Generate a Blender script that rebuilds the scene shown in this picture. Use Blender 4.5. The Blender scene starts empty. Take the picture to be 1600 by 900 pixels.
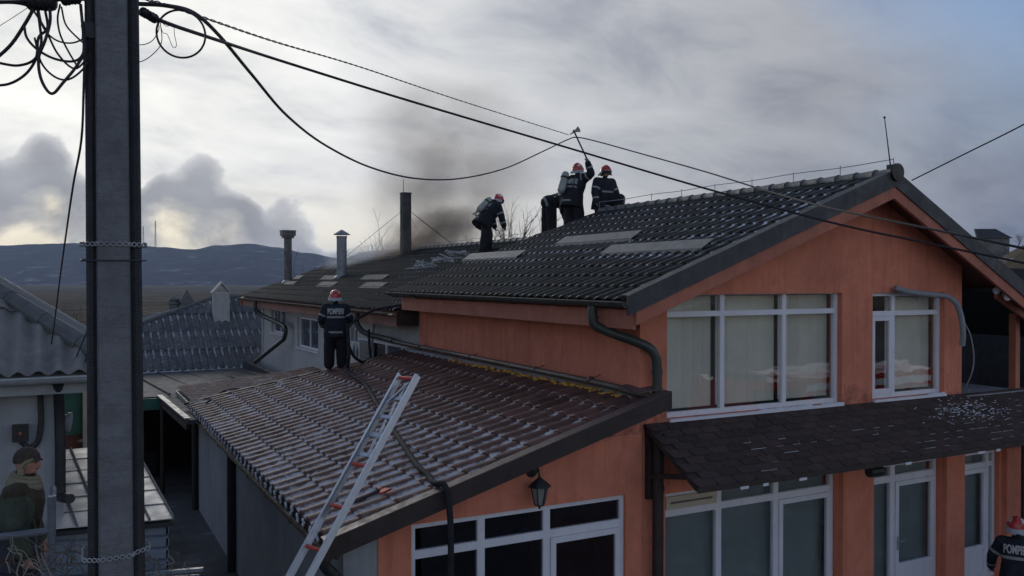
import bpy, bmesh, math, random
from mathutils import Vector, Matrix, noise
from mathutils.bvhtree import BVHTree
random.seed(7)
R = math.radians
scene = bpy.context.scene
col = scene.collection

# ------------------------------------------------------------------ camera
CAM_Z = 5.3
YAW, FPX, HORIZON = R(27.75), 1340.0, 438.0
cam_d = bpy.data.cameras.new('camera')
cam_d.sensor_width = 36.0
cam_d.lens = FPX / 1600 * 36
cam_d.clip_start, cam_d.clip_end = 0.1, 30000
cam = bpy.data.objects.new('camera', cam_d)
col.objects.link(cam)
cam.location = (0, 0, CAM_Z)
cam.rotation_euler = (R(90) - math.atan((450 - HORIZON) / FPX), 0, -YAW)
scene.camera = cam

# ------------------------------------------------------------------ world and sun
SUN_AZ_FROM_VIEW, SUN_EL = R(-27), R(15)           # behind the clouds, left of the view
az = -YAW - SUN_AZ_FROM_VIEW                        # rotation about z of a +Y vector
sun_dir = Vector((-math.sin(az) * math.cos(SUN_EL), math.cos(az) * math.cos(SUN_EL), math.sin(SUN_EL)))
world = bpy.data.worlds.new('World')
scene.world = world
world.use_nodes = True
wn = world.node_tree
wn.nodes.clear()


def wnode(t, **kw):
    n = wn.nodes.new(t)
    for k, v in kw.items():
        setattr(n, k, v)
    return n


def wl(a, b):
    wn.links.new(a, b)


def wmath(op, a, b=None, c=None, clamp=False):
    n = wnode('ShaderNodeMath', operation=op, use_clamp=clamp)
    for i, s in enumerate((a, b, c)):
        if s is None:
            continue
        if isinstance(s, (int, float)):
            n.inputs[i].default_value = s
        else:
            wl(s, n.inputs[i])
    return n.outputs[0]


def wramp(fac, stops):
    n = wnode('ShaderNodeValToRGB')
    e = n.color_ramp.elements
    while len(e) < len(stops):
        e.new(0.5)
    for el, (p, c) in zip(e, stops):
        el.position = p
        el.color = (c[0], c[1], c[2], 1) if not isinstance(c, (int, float)) else (c, c, c, 1)
    wl(fac, n.inputs[0])
    return n.outputs[0]


def wmix(fac, a, b, mode='MIX'):
    n = wnode('ShaderNodeMix', data_type='RGBA', blend_type=mode)
    for i, s in ((0, fac), (6, a), (7, b)):
        if isinstance(s, (int, float)):
            n.inputs[i].default_value = s
        elif isinstance(s, tuple):
            n.inputs[i].default_value = (*s, 1)
        else:
            wl(s, n.inputs[i])
    return n.outputs[2]


def wnoise(vec, scale, detail=5, rough=.5, dist=0):
    n = wnode('ShaderNodeTexNoise')
    n.inputs['Scale'].default_value = scale
    n.inputs['Detail'].default_value = detail
    n.inputs['Roughness'].default_value = rough
    n.inputs['Distortion'].default_value = dist
    wl(vec, n.inputs['Vector'])
    return n.outputs['Fac']


def wmapping(vec, loc=(0, 0, 0), rot=(0, 0, 0), scale=(1, 1, 1)):
    n = wnode('ShaderNodeMapping')
    n.inputs['Location'].default_value = loc
    n.inputs['Rotation'].default_value = rot
    n.inputs['Scale'].default_value = scale
    wl(vec, n.inputs['Vector'])
    return n.outputs[0]


tc = wnode('ShaderNodeTexCoord')
direction = tc.outputs['Generated']
sep = wnode('ShaderNodeSeparateXYZ')
wl(direction, sep.inputs[0])
elev = wmath('MAXIMUM', sep.outputs['Z'], 0.0)
dot = wnode('ShaderNodeVectorMath', operation='DOT_PRODUCT')
wl(direction, dot.inputs[0])
dot.inputs[1].default_value = sun_dir
sunness = wmath('MULTIPLY_ADD', dot.outputs['Value'], .5, .5, clamp=True)
den = wmath('ADD', elev, .30)
comb = wnode('ShaderNodeCombineXYZ')
wl(wmath('DIVIDE', sep.outputs['X'], den), comb.inputs[0])
wl(wmath('DIVIDE', sep.outputs['Y'], den), comb.inputs[1])
layer = wmapping(comb.outputs[0], loc=(3.1, 1.7, 0), rot=(0, 0, R(-20)), scale=(1.5, 2.2, 1))
n1 = wnoise(layer, 1.6, 8, .60, .35)
n2 = wnoise(wmapping(comb.outputs[0], loc=(8.3, 2.2, 0), scale=(.5, .5, 1)), .9, 4, .5, .3)
sky = wnode('ShaderNodeTexSky', sky_type='NISHITA')
sky.sun_disc = False
sky.sun_elevation = SUN_EL
sky.sun_rotation = -az
sky.altitude = 50
blue = wmix(1.0, sky.outputs[0], (.075, .082, .10), 'MULTIPLY')
veil = wramp(sunness, [(0, (.84, .83, .81)), (.50, (.60, .60, .60)), (.64, (.30, .315, .35)), (.765, (.152, .172, .226)), (.85, (.254, .264, .292)),  # first two stops raised: sky behind the camera brightened to light the facades
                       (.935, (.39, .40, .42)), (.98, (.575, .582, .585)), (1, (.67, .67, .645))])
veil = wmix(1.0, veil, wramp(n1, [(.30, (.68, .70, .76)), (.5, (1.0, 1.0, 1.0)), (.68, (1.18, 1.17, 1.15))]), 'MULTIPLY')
# broken cloud away from the sun lets blue through
gap = wramp(wmath('ADD', n2, wmath('MULTIPLY_ADD', sunness, -1.6, 1.42)), [(.46, 0.0), (.62, .92)])
upper = wmath('MULTIPLY', gap, wramp(elev, [(.10, 0.0), (.30, 1.0)]))
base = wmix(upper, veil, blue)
# a pale opening low over the horizon, then a bank of cumulus in front of it
low = wramp(elev, [(0, .95), (.05, .8), (.12, 0.0)])
base = wmix(wmath('MULTIPLY', low, wramp(sunness, [(.88, 0.0), (.97, .75)])), base, (.80, .74, .60))
azim = wmath('ARCTAN2', sep.outputs['X'], sep.outputs['Y'])          # 0 along +Y, growing to the right
azn = wmath('MULTIPLY_ADD', azim, 1 / (2 * math.pi), .5)
VA = math.degrees(YAW)
prof = [(-180, .02), (-120, .05), (-70, .08), (-40, .11), (-31, .118), (-28, .128), (-26, .100), (-24.2, .098), (-22.3, .128), (-20, .126), (-17.5, .100), (-14.5, .074),
        (-11.5, .030), (-8.5, -.02), (10, -.05), (60, -.05), (100, .0)]
hgt = wramp(azn, [((q + VA) / 360 + .5, .5 + h_) for q, h_ in prof if 0 <= (q + VA) / 360 + .5 <= 1])
n3 = wnoise(wmapping(direction, loc=(0.37, 0.0, 0.0), scale=(1, 1, 1.5)), 10, 8, .57, .15)
puff = wnode('ShaderNodeTexVoronoi', feature='SMOOTH_F1')
puff.inputs['Scale'].default_value = 17
puff.inputs['Smoothness'].default_value = .35
warp = wnode('ShaderNodeVectorMath', operation='ADD')
wob = wnode('ShaderNodeTexNoise')
wob.inputs['Scale'].default_value = 14
wob.inputs['Detail'].default_value = 5
wl(direction, wob.inputs['Vector'])
wsc = wnode('ShaderNodeVectorMath', operation='SCALE')
wsc.inputs['Scale'].default_value = .05
wl(wob.outputs['Color'], wsc.inputs[0])
wl(direction, warp.inputs[0])
wl(wsc.outputs[0], warp.inputs[1])
wl(warp.outputs[0], puff.inputs['Vector'])
bill = wmath('MULTIPLY_ADD', puff.outputs['Distance'], -.065, .026)
edge = wmath('ADD', wmath('ADD', wmath('SUBTRACT', wmath('SUBTRACT', hgt, .483), elev), wmath('MULTIPLY_ADD', n3, .09, -.045)), bill)
cum_mask = wramp(edge, [(.0, 0.0), (.007, 1.0)])
cum_body = wramp(edge, [(.0, (.70, .695, .68)), (.010, (.44, .445, .46)), (.024, (.285, .293, .315)), (.050, (.26, .267, .29)), (.070, (.38, .375, .365)), (.092, (.82, .74, .57))])
cum_body = wmix(1.0, cum_body, wramp(n3, [(.3, .72), (.7, 1.2)]), 'MULTIPLY')
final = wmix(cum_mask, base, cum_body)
bg = wnode('ShaderNodeBackground')
bg.inputs['Strength'].default_value = 1.0
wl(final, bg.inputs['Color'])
out = wnode('ShaderNodeOutputWorld')
wl(bg.outputs[0], out.inputs['Surface'])

sun_l = bpy.data.lights.new('sun', 'SUN')
sun_l.energy, sun_l.angle, sun_l.color = 0.65, R(16), (1, .95, .88)
sun = bpy.data.objects.new('sun', sun_l)
col.objects.link(sun)
sun.rotation_euler = (-sun_dir).to_track_quat('-Z', 'Y').to_euler()

vs = scene.view_settings
vs.view_transform, vs.look, vs.exposure, vs.gamma, vs.use_curve_mapping = 'Standard', 'None', 0.52, 1.0, False
scene.cycles.use_denoising = True
scene.cycles.volume_bounces = 1
scene.cycles.max_bounces = 8
scene.cycles.transparent_max_bounces = 24
scene.cycles.volume_step_rate = 1.0
scene.cycles.sample_clamp_indirect = 5

# ------------------------------------------------------------------ measuring helper
FWD = Vector((math.sin(YAW), math.cos(YAW), 0))
RIGHT = Vector((math.cos(YAW), -math.sin(YAW), 0))


def P(x, y, X=None, Y=None, Z=None, d=None):
    """survey point: sight line (x, y) of the photograph met with a wall plane, a level or a distance"""
    v = FWD + RIGHT * ((x - 800) / FPX) + Vector((0, 0, (HORIZON - y) / FPX))
    if X is not None:
        d = X / v.x
    elif Y is not None:
        d = Y / v.y
    elif Z is not None:
        d = (Z - CAM_Z) / v.z
    return Vector((0, 0, CAM_Z)) + v * d


# ------------------------------------------------------------------ materials
MATS = {}


class NT:
    def __init__(self, m):
        self.t = m.node_tree

    def n(self, t, **kw):
        n = self.t.nodes.new(t)
        for k, v in kw.items():
            setattr(n, k, v)
        return n

    def l(self, a, b):
        self.t.links.new(a, b)

    def val(self, inp, s):
        if isinstance(s, (int, float)):
            inp.default_value = s
        elif isinstance(s, tuple):
            inp.default_value = (*s, 1) if len(s) == 3 and inp.type == 'RGBA' else s
        else:
            self.l(s, inp)

    def noise(self, vec, scale, detail=4, rough=.55, dist=0):
        n = self.n('ShaderNodeTexNoise')
        n.inputs['Scale'].default_value = scale
        n.inputs['Detail'].default_value = detail
        n.inputs['Roughness'].default_value = rough
        n.inputs['Distortion'].default_value = dist
        self.l(vec, n.inputs['Vector'])
        return n.outputs['Fac']

    def mapping(self, vec, scale=(1, 1, 1), loc=(0, 0, 0)):
        n = self.n('ShaderNodeMapping')
        n.inputs['Scale'].default_value = scale
        n.inputs['Location'].default_value = loc
        self.l(vec, n.inputs['Vector'])
        return n.outputs[0]

    def ramp(self, fac, stops):
        n = self.n('ShaderNodeValToRGB')
        e = n.color_ramp.elements
        while len(e) < len(stops):
            e.new(.5)
        for el, (p, c) in zip(e, stops):
            el.position = p
            el.color = (*c, 1) if isinstance(c, tuple) else (c, c, c, 1)
        self.l(fac, n.inputs[0])
        return n.outputs[0]

    def mix(self, fac, a, b, mode='MIX'):
        n = self.n('ShaderNodeMix', data_type='RGBA', blend_type=mode)
        self.val(n.inputs[0], fac)
        self.val(n.inputs[6], a)
        self.val(n.inputs[7], b)
        return n.outputs[2]

    def math(self, op, a, b=None, c=None, clamp=False):
        n = self.n('ShaderNodeMath', operation=op, use_clamp=clamp)
        for i, s in enumerate((a, b, c)):
            if s is not None:
                self.val(n.inputs[i], s)
        return n.outputs[0]

    def pos(self):
        return self.n('ShaderNodeNewGeometry').outputs['Position']


def base_mat(name):
    m = bpy.data.materials.new(name)
    m.use_nodes = True
    MATS[name] = m
    nt = NT(m)
    b = m.node_tree.nodes['Principled BSDF']
    return m, nt, b


def mat(name, c, rough=.7, var=.25, scale=3.0, bump=.2, bscale=40, metal=0.0, streak=0.0, streak_c=None,
        stain=0.0, stain_c=(.03, .03, .03), stain_scale=1.2, spec=.4, rand=0.0):
    """painted / plastered / metal surface with colour drift, rain streaks, stains and fine relief"""
    m, nt, b = base_mat(name)
    p = nt.pos()
    f = nt.noise(p, scale, 5, .6)
    dark = tuple(x * (1 - var) for x in c)
    lite = tuple(min(1, x * (1 + var)) for x in c)
    colr = nt.ramp(f, [(.3, dark), (.7, lite)])
    if streak:
        s = nt.noise(nt.mapping(p, (5.5, 5.5, .35)), 1.6, 5, .65)
        colr = nt.mix(nt.math('MULTIPLY', nt.ramp(s, [(.46, 0.0), (.72, 1.0)]), streak), colr, streak_c or dark)
    if stain:
        s = nt.noise(p, stain_scale, 6, .68, .4)
        colr = nt.mix(nt.math('MULTIPLY', nt.ramp(s, [(.52, 0.0), (.72, 1.0)]), stain), colr, stain_c)
    if rand:
        oi = nt.n('ShaderNodeObjectInfo')
        colr = nt.mix(1.0, colr, nt.ramp(oi.outputs['Random'], [(0, 1 - rand), (1, 1 + rand)]), 'MULTIPLY')
    nt.l(colr, b.inputs['Base Color'])
    b.inputs['Metallic'].default_value = metal
    b.inputs['Specular IOR Level'].default_value = spec
    r = nt.ramp(nt.noise(p, scale * 2.3, 4), [(.3, max(.03, rough - .12)), (.7, min(1, rough + .12))])
    nt.l(r, b.inputs['Roughness'])
    if bump:
        bn = nt.n('ShaderNodeBump')
        bn.inputs['Strength'].default_value = bump
        bn.inputs['Distance'].default_value = .01
        nt.l(nt.noise(p, bscale, 4, .6), bn.inputs['Height'])
        nt.l(bn.outputs[0], b.inputs['Normal'])
    return m


def roof_mat(name, c, snow_c, snow_hi, snow_lo, dry_axis=None, rough=.45, rand=.16, frost=.5, grime=(.02, .022, .018), lip=.8):
    """profiled roof tile: uv.x runs across the wave, uv.y up the tile; thin snow lies in the troughs and along the laps"""
    m, nt, b = base_mat(name)
    p = nt.pos()
    uv = nt.n('ShaderNodeUVMap').outputs[0]
    sp = nt.n('ShaderNodeSeparateXYZ')
    nt.l(uv, sp.inputs[0])
    f = nt.noise(p, 2.2, 5, .6)
    colr = nt.ramp(f, [(.3, tuple(x * .7 for x in c)), (.7, tuple(x * 1.3 for x in c))])
    g = nt.noise(nt.mapping(p, (9, 2.5, 9)), 1.3, 5, .65)
    colr = nt.mix(nt.ramp(g, [(.5, 0.0), (.75, .7)]), colr, grime)
    oi = nt.n('ShaderNodeObjectInfo')
    colr = nt.mix(1.0, colr, nt.ramp(oi.outputs['Random'], [(0, 1 - rand), (1, 1 + rand)]), 'MULTIPLY')
    trough = nt.ramp(sp.outputs['X'], [(.0, .55), (.14, .15), (.30, 0.0), (.62, 0.0), (.80, .75), (.92, 1.0), (1.0, .6)])
    lap = nt.ramp(sp.outputs['Y'], [(0.0, lip), (.06, .2), (.16, 0.0), (.62, .05), (.92, .75), (1, .9)])
    big = nt.noise(p, .55, 3, .5)
    mid = nt.noise(nt.mapping(p, (3, 3, 3)), 1.9, 5, .7, .5)
    amt = nt.math('ADD', nt.math('MULTIPLY', trough, nt.math('MULTIPLY_ADD', lap, .75, .42)), nt.math('MULTIPLY_ADD', mid, 1.35, -.68))
    if dry_axis is not None:                     # the upper part of the slope has thawed
        ax, a0, a1 = dry_axis
        sx = nt.n('ShaderNodeSeparateXYZ')
        nt.l(p, sx.inputs[0])
        mr = nt.n('ShaderNodeMapRange')
        nt.l(sx.outputs[ax], mr.inputs[0])
        mr.inputs[1].default_value, mr.inputs[2].default_value = a0, a1
        mr.inputs[3].default_value, mr.inputs[4].default_value = 0.0, -.55
        amt = nt.math('ADD', amt, mr.outputs[0])
    amt = nt.math('ADD', amt, nt.math('MULTIPLY_ADD', big, .5, -.25))
    sf = nt.ramp(amt, [(snow_lo, 0.0), (snow_hi, 1.0)])
    fr = nt.math('MULTIPLY', nt.ramp(amt, [(snow_lo - .35, 0.0), (snow_hi, 1.0)]), frost)
    colr = nt.mix(fr, colr, tuple(x * .62 for x in snow_c))
    colr = nt.mix(sf, colr, snow_c)
    nt.l(colr, b.inputs['Base Color'])
    nt.l(nt.mix(sf, (rough,) * 3, (.85,) * 3), b.inputs['Roughness'])
    b.inputs['Specular IOR Level'].default_value = .12
    bn = nt.n('ShaderNodeBump')
    bn.inputs['Strength'].default_value = .35
    bn.inputs['Distance'].default_value = .012
    nt.l(nt.math('ADD', nt.noise(p, 55, 3), nt.math('MULTIPLY', sf, 1.2)), bn.inputs['Height'])
    nt.l(bn.outputs[0], b.inputs['Normal'])
    return m


def glass_mat(name, tint, refl=1.0, rough=.015, wav=.15):
    m, nt, b = base_mat(name)
    t = m.node_tree
    t.nodes.remove(b)
    o = t.nodes['Material Output']
    tr = nt.n('ShaderNodeBsdfTransparent')
    tr.inputs[0].default_value = (*tint, 1)
    gl = nt.n('ShaderNodeBsdfGlossy')
    gl.inputs['Roughness'].default_value = rough
    gl.inputs[0].default_value = (.95, .97, 1, 1)
    bn = nt.n('ShaderNodeBump')
    bn.inputs['Strength'].default_value = wav
    bn.inputs['Distance'].default_value = .02
    nt.l(nt.noise(nt.pos(), 1.7, 2), bn.inputs['Height'])
    nt.l(bn.outputs[0], gl.inputs['Normal'])
    lwt = nt.n('ShaderNodeLayerWeight')
    lwt.inputs[0].default_value = .5
    fac_ = nt.math('POWER', lwt.outputs['Facing'], 4.0)
    mx = nt.n('ShaderNodeMixShader')
    nt.l(nt.math('MULTIPLY_ADD', fac_, .8 * refl, .055 * refl, clamp=True), mx.inputs[0])
    nt.l(tr.outputs[0], mx.inputs[1])
    nt.l(gl.outputs[0], mx.inputs[2])
    nt.l(mx.outputs[0], o.inputs['Surface'])
    return m


def orange_wall():
    """spatter render: trowel drift, blotches, faint runs, and mould splashed up above the awning"""
    m, nt, b = base_mat('orange_render')
    p = nt.pos()
    c = ORANGE
    colr = nt.ramp(nt.noise(p, .9, 6, .62), [(.3, tuple(x * .80 for x in c)), (.7, tuple(x * 1.12 for x in c))])
    colr = nt.mix(nt.math('MULTIPLY', nt.ramp(nt.noise(p, 4.5, 7, .7, .3), [(.45, 0.0), (.75, 1.0)]), .5), colr, (.46, .135, .08))
    runs = nt.noise(nt.mapping(p, (4.2, 4.2, .28)), 1.3, 7, .72, .3)
    colr = nt.mix(nt.math('MULTIPLY', nt.ramp(runs, [(.50, 0.0), (.72, 1.0)]), .5), colr, (.34, .11, .07))
    pale = nt.noise(p, 2.1, 6, .7)
    colr = nt.mix(nt.math('MULTIPLY', nt.ramp(pale, [(.58, 0.0), (.76, 1.0)]), .35), colr, (.70, .34, .24))
    sx = nt.n('ShaderNodeSeparateXYZ')
    nt.l(p, sx.inputs[0])
    zr = nt.n('ShaderNodeMapRange')
    nt.l(sx.outputs['Z'], zr.inputs[0])
    zr.inputs[1].default_value, zr.inputs[2].default_value = 4.0, 3.05
    zr.inputs[3].default_value, zr.inputs[4].default_value = 0.0, .30
    lowz = nt.n('ShaderNodeMath', operation='GREATER_THAN')
    nt.l(sx.outputs['Z'], lowz.inputs[0])
    lowz.inputs[1].default_value = 3.0
    mould = nt.math('ADD', nt.noise(p, 3.2, 8, .75, .4), nt.math('MULTIPLY', zr.outputs[0], lowz.outputs[0]))
    colr = nt.mix(nt.math('MULTIPLY', nt.ramp(mould, [(.70, 0.0), (.92, 1.0)]), .8), colr, (.075, .05, .042))
    nt.l(colr, b.inputs['Base Color'])
    b.inputs['Roughness'].default_value = .9
    b.inputs['Specular IOR Level'].default_value = .2
    bn = nt.n('ShaderNodeBump')
    bn.inputs['Strength'].default_value = .45
    bn.inputs['Distance'].default_value = .012
    nt.l(nt.math('ADD', nt.noise(p, 70, 4, .6), nt.math('MULTIPLY', nt.noise(p, 7, 5, .6), 1.5)), bn.inputs['Height'])
    nt.l(bn.outputs[0], b.inputs['Normal'])


def concrete_pole():
    """cast concrete: pores, shutter seams across, rust runs"""
    m, nt, b = base_mat('concrete_pole')
    p = nt.pos()
    c = (.165, .170, .182)
    colr = nt.ramp(nt.noise(p, 5, 7, .68), [(.3, tuple(x * .72 for x in c)), (.7, tuple(x * 1.25 for x in c))])
    colr = nt.mix(nt.ramp(nt.noise(p, 60, 3, .6), [(.56, 0.0), (.70, .6)]), colr, (.11, .115, .125))
    seam = nt.noise(nt.mapping(p, (1.2, 1.2, 9)), 1.0, 6, .8, .15)
    colr = nt.mix(nt.ramp(seam, [(.484, 0.0), (.50, .7), (.516, 0.0)]), colr, (.09, .093, .10))
    rust = nt.noise(nt.mapping(p, (26, 26, .8)), 1.0, 5, .7)
    colr = nt.mix(nt.math('MULTIPLY', nt.ramp(rust, [(.6, 0.0), (.75, 1.0)]), .35), colr, (.15, .115, .09))
    nt.l(colr, b.inputs['Base Color'])
    b.inputs['Roughness'].default_value = .95
    b.inputs['Specular IOR Level'].default_value = .2
    bn = nt.n('ShaderNodeBump')
    bn.inputs['Strength'].default_value = .8
    bn.inputs['Distance'].default_value = .008
    nt.l(nt.math('ADD', nt.noise(p, 48, 6, .7), nt.math('MULTIPLY', seam, .6)), bn.inputs['Height'])
    nt.l(bn.outputs[0], b.inputs['Normal'])


ORANGE = (.67, .235, .148)
orange_wall()
mat('orange_board', (.42, .15, .095), .7, .18, 2.5, .15, 30, streak=.4, streak_c=(.30, .10, .07), stain=.3, stain_c=(.22, .13, .1), stain_scale=3)
mat('fascia_dull', (.30, .15, .115), .8, .25, 2.5, .15, 30, stain=.4, stain_c=(.2, .14, .12), stain_scale=3)
mat('soffit_brown', (.16, .06, .04), .7, .2, 2, .15, 20)
mat('grey_render', (.30, .315, .33), .9, .16, 1.1, .3, 50, streak=.4, streak_c=(.19, .20, .21), stain=.4, stain_c=(.17, .17, .17), stain_scale=1.4)
mat('pale_render', (.42, .42, .41), .9, .14, 1.0, .3, 50, streak=.45, streak_c=(.25, .25, .24), stain=.35, stain_c=(.24, .23, .21), stain_scale=1.4)
mat('white_pvc', (.68, .68, .73), .35, .05, 2.0, .03, 30, streak=.25, streak_c=(.5, .5, .54), spec=.5)
mat('beige_frame', (.50, .43, .33), .4, .08, 2.0, .05, 30)
mat('dark_metal', (.036, .039, .043), .6, .22, 2.5, .06, 25, spec=.5, streak=.3, streak_c=(.09, .09, .09))
mat('dark_brown_metal', (.042, .030, .028), .6, .25, 2.5, .08, 25, spec=.3, streak=.3, streak_c=(.06, .048, .045))
mat('trim_brown', (.10, .07, .065), .6, .22, 3.5, .1, 25, stain=.4, stain_c=(.17, .15, .15), stain_scale=4)
mat('gutter_brown', (.085, .062, .05), .45, .25, 3, .1, 25, stain=.3, stain_c=(.2, .17, .14), stain_scale=3)
mat('gutter_green', (.04, .045, .038), .45, .25, 3, .1, 25, spec=.5)
mat('guard_sheet', (.11, .11, .10), .8, .3, 4, .3, 30, spec=.2, stain=.4, stain_c=(.05, .05, .045), stain_scale=5)
mat('flat_grey_sheet', (.17, .168, .16), .6, .2, 4, .2, 30, stain=.35, stain_c=(.15, .145, .13), stain_scale=3)
concrete_pole()
mat('black_plastic', (.022, .023, .026), .5, .3, 8, .1, 60)
mat('cable_black', (.017, .017, .02), .55, .2, 8, 0)
mat('galvanised', (.42, .44, .47), .38, .14, 6, .08, 30, metal=.75, stain=.3, stain_c=(.25, .25, .25), stain_scale=6)
mat('zinc_dull', (.36, .37, .38), .55, .2, 5, .1, 30, metal=.4)
mat('sooty_steel', (.15, .145, .14), .6, .3, 4, .15, 20, metal=.2, streak=.7, streak_c=(.04, .037, .034))
mat('flue_zinc', (.24, .25, .27), .55, .2, 6, .08, 30, metal=.4, streak=.4, streak_c=(.13, .13, .13))
mat('black_stack', (.045, .042, .04), .75, .3, 3, .2, 20, stain=.4, stain_c=(.10, .09, .08), stain_scale=3)
mat('aluminium', (.66, .68, .71), .42, .08, 6, .05, 60, metal=.35)
mat('rung_red', (.55, .075, .05), .5, .15, 10, .1, 60, stain=.3, stain_c=(.35, .2, .17), stain_scale=12)
mat('axe_red', (.42, .035, .03), .65, .2, 10, .1, 60)
mat('axe_steel', (.22, .23, .24), .4, .2, 10, .1, 60, metal=.6)
mat('axe_handle', (.045, .035, .03), .6, .3, 10, .2, 60)
mat('hose_rubber', (.030, .031, .034), .85, .25, 9, .3, 120, spec=.1)
mat('foam_yellow', (.52, .27, .055), .9, .35, 14, .9, 45, stain=.35, stain_c=(.28, .12, .03), stain_scale=9)
mat('asbestos', (.215, .212, .205), .95, .22, 3, .5, 45, stain=.6, stain_c=(.10, .11, .11), stain_scale=2.6)
mat('asbestos_dark', (.12, .125, .13), .95, .25, 3, .5, 45, stain=.5, stain_c=(.05, .055, .055), stain_scale=3)
mat('ridge_tile', (.10, .105, .105), .6, .25, 5, .3, 40, stain=.5, stain_c=(.22, .22, .21), stain_scale=4)
mat('tin_pale', (.46, .44, .41), .55, .12, 1.6, .15, 20, stain=.35, stain_c=(.25, .23, .2), stain_scale=2.5, rand=.12)
mat('tin_blue', (.16, .19, .23), .55, .2, 3, .15, 20, streak=.4, streak_c=(.1, .11, .13))
mat('flat_roof_dark', (.06, .066, .074), .85, .3, 1.4, .25, 14, spec=.15, stain=.4, stain_c=(.14, .15, .17), stain_scale=1.3)
mat('green_board', (.035, .12, .085), .6, .2, 4, .1, 30)
mat('dark_interior', (.03, .03, .032), .9, .3, 2, .1, 20)  # near-black tone: shade of rooms and covered recesses put into the colour
mat('room_wall', (.22, .21, .18), .9, .1, 2, 0)
mat('curtain_green', (.23, .265, .265), .9, .12, 1.6, .2, 30)
mat('blind', (.74, .72, .62), .85, .08, 2, .1, 80, rand=.09)
mat('shingle', (.055, .036, .032), .9, .3, 20, .7, 160, rand=.25, stain=.3, stain_c=(.10, .08, .075), stain_scale=4)
mat('lamp_iron', (.02, .02, .021), .5, .2, 10, .1, 60)
mat('lamp_glass', (.22, .23, .22), .25, .1, 5, 0)
mat('white_unit', (.48, .48, .46), .55, .1, 4, .05, 20, streak=.4, streak_c=(.3, .29, .27))
mat('conduit_grey', (.24, .245, .26), .6, .12, 8, .1, 60)
mat('suit_navy', (.011, .013, .021), .85, .35, 7, .7, 22)
mat('suit_trousers', (.009, .010, .014), .85, .35, 7, .7, 22)
mat('reflective', (.24, .245, .25), .45, .12, 12, .1, 60)
mat('print_white', (.40, .40, .39), .7, .06, 12, 0)
mat('helmet_red', (.42, .022, .018), .28, .15, 8, .03, 40, spec=.6)
mat('helmet_panel', (.50, .46, .38), .4, .1, 8, 0)
mat('visor_dark', (.04, .045, .05), .12, .1, 8, 0, spec=.7)
mat('neck_cloth', (.33, .34, .35), .8, .15, 10, .3, 60)
mat('skin', (.40, .20, .14), .6, .12, 12, .1, 80)
mat('rail_blue', (.12, .135, .16), .5, .2, 8, .1, 60)
mat('glove', (.13, .125, .11), .85, .2, 12, .4, 60)
mat('boot', (.012, .012, .013), .5, .2, 10, .1, 60)
mat('tank', (.30, .32, .29), .45, .18, 7, .05, 40)
mat('tank_band', (.03, .032, .033), .6, .2, 7, .05, 40)
mat('vest_brown', (.045, .034, .022), .9, .3, 9, .7, 26)
mat('sleeve_green', (.055, .068, .048), .9, .3, 9, .7, 26)
mat('scarf_beige', (.21, .185, .125), .95, .2, 14, .7, 30)
mat('cap_brown', (.05, .037, .03), .9, .3, 14, .5, 40)
mat('jeans', (.03, .035, .05), .9, .3, 9, .5, 26)
mat('eye_dark', (.02, .015, .012), .3, .1, 5, 0)
mat('lip', (.28, .09, .075), .6, .1, 5, 0)
mat('bark', (.075, .062, .05), .95, .3, 8, .5, 30)
mat('twig', (.10, .085, .07), .95, .3, 8, 0)
mat('twig_pale', (.24, .21, .17), .95, .3, 8, 0)
mat('hilltop_roof', (.035, .035, .04), .9, .3, .3, 0)
mat('hilltop_wall', (.16, .15, .14), .9, .2, .3, 0)
mat('snow', (.62, .64, .70), .8, .06, 5, .4, 20)
mat('rope_white', (.30, .31, .31), .9, .3, 14, .3, 60)
mat('mast_steel', (.13, .14, .16), .7, .1, 1, 0)
glass_mat('glass_clear', (.965, .97, .96), 2.2)
glass_mat('glass_dark', (.62, .60, .64), 1.3)
glass_mat('glass_sat', (.94, .95, .945), 1.9, .03)
roof_mat('tile_dark', (.024, .026, .025), (.66, .68, .75), .70, .46, dry_axis=('X', 8.9, 7.7), frost=.28, rough=.62, rand=.26)
roof_mat('tile_brown', (.122, .062, .052), (.60, .58, .59), .50, .16, dry_axis=('X', 4.9, 7.3), frost=.5, rough=.6, rand=.22)
roof_mat('tile_back', (.022, .024, .022), (.42, .44, .47), .78, .50, frost=.34, rough=.75)
roof_mat('asbestos_snow', (.135, .136, .138), (.54, .54, .56), .74, .48, frost=.45, rough=.9)

# ------------------------------------------------------------------ building helpers
def link(o):
    col.objects.link(o)
    return o


def thing(name, label, cat, loc=(0, 0, 0), group=None):
    o = link(bpy.data.objects.new(name, None))
    o.empty_display_size = .2
    o.location = loc
    o['label'], o['category'] = label, cat
    if group:
        o['group'] = group
    return o


def tag(o, label, cat, group=None):
    o['label'], o['category'] = label, cat
    if group:
        o['group'] = group
    return o


def adopt(o, parent):
    if parent is not None:
        o.parent = parent
        if parent.type == 'EMPTY':
            o.matrix_parent_inverse = Matrix.Translation(-Vector(parent.location))
    return o


def mesh_obj(name, me, parent=None):
    return adopt(link(bpy.data.objects.new(name, me)), parent)


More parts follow.
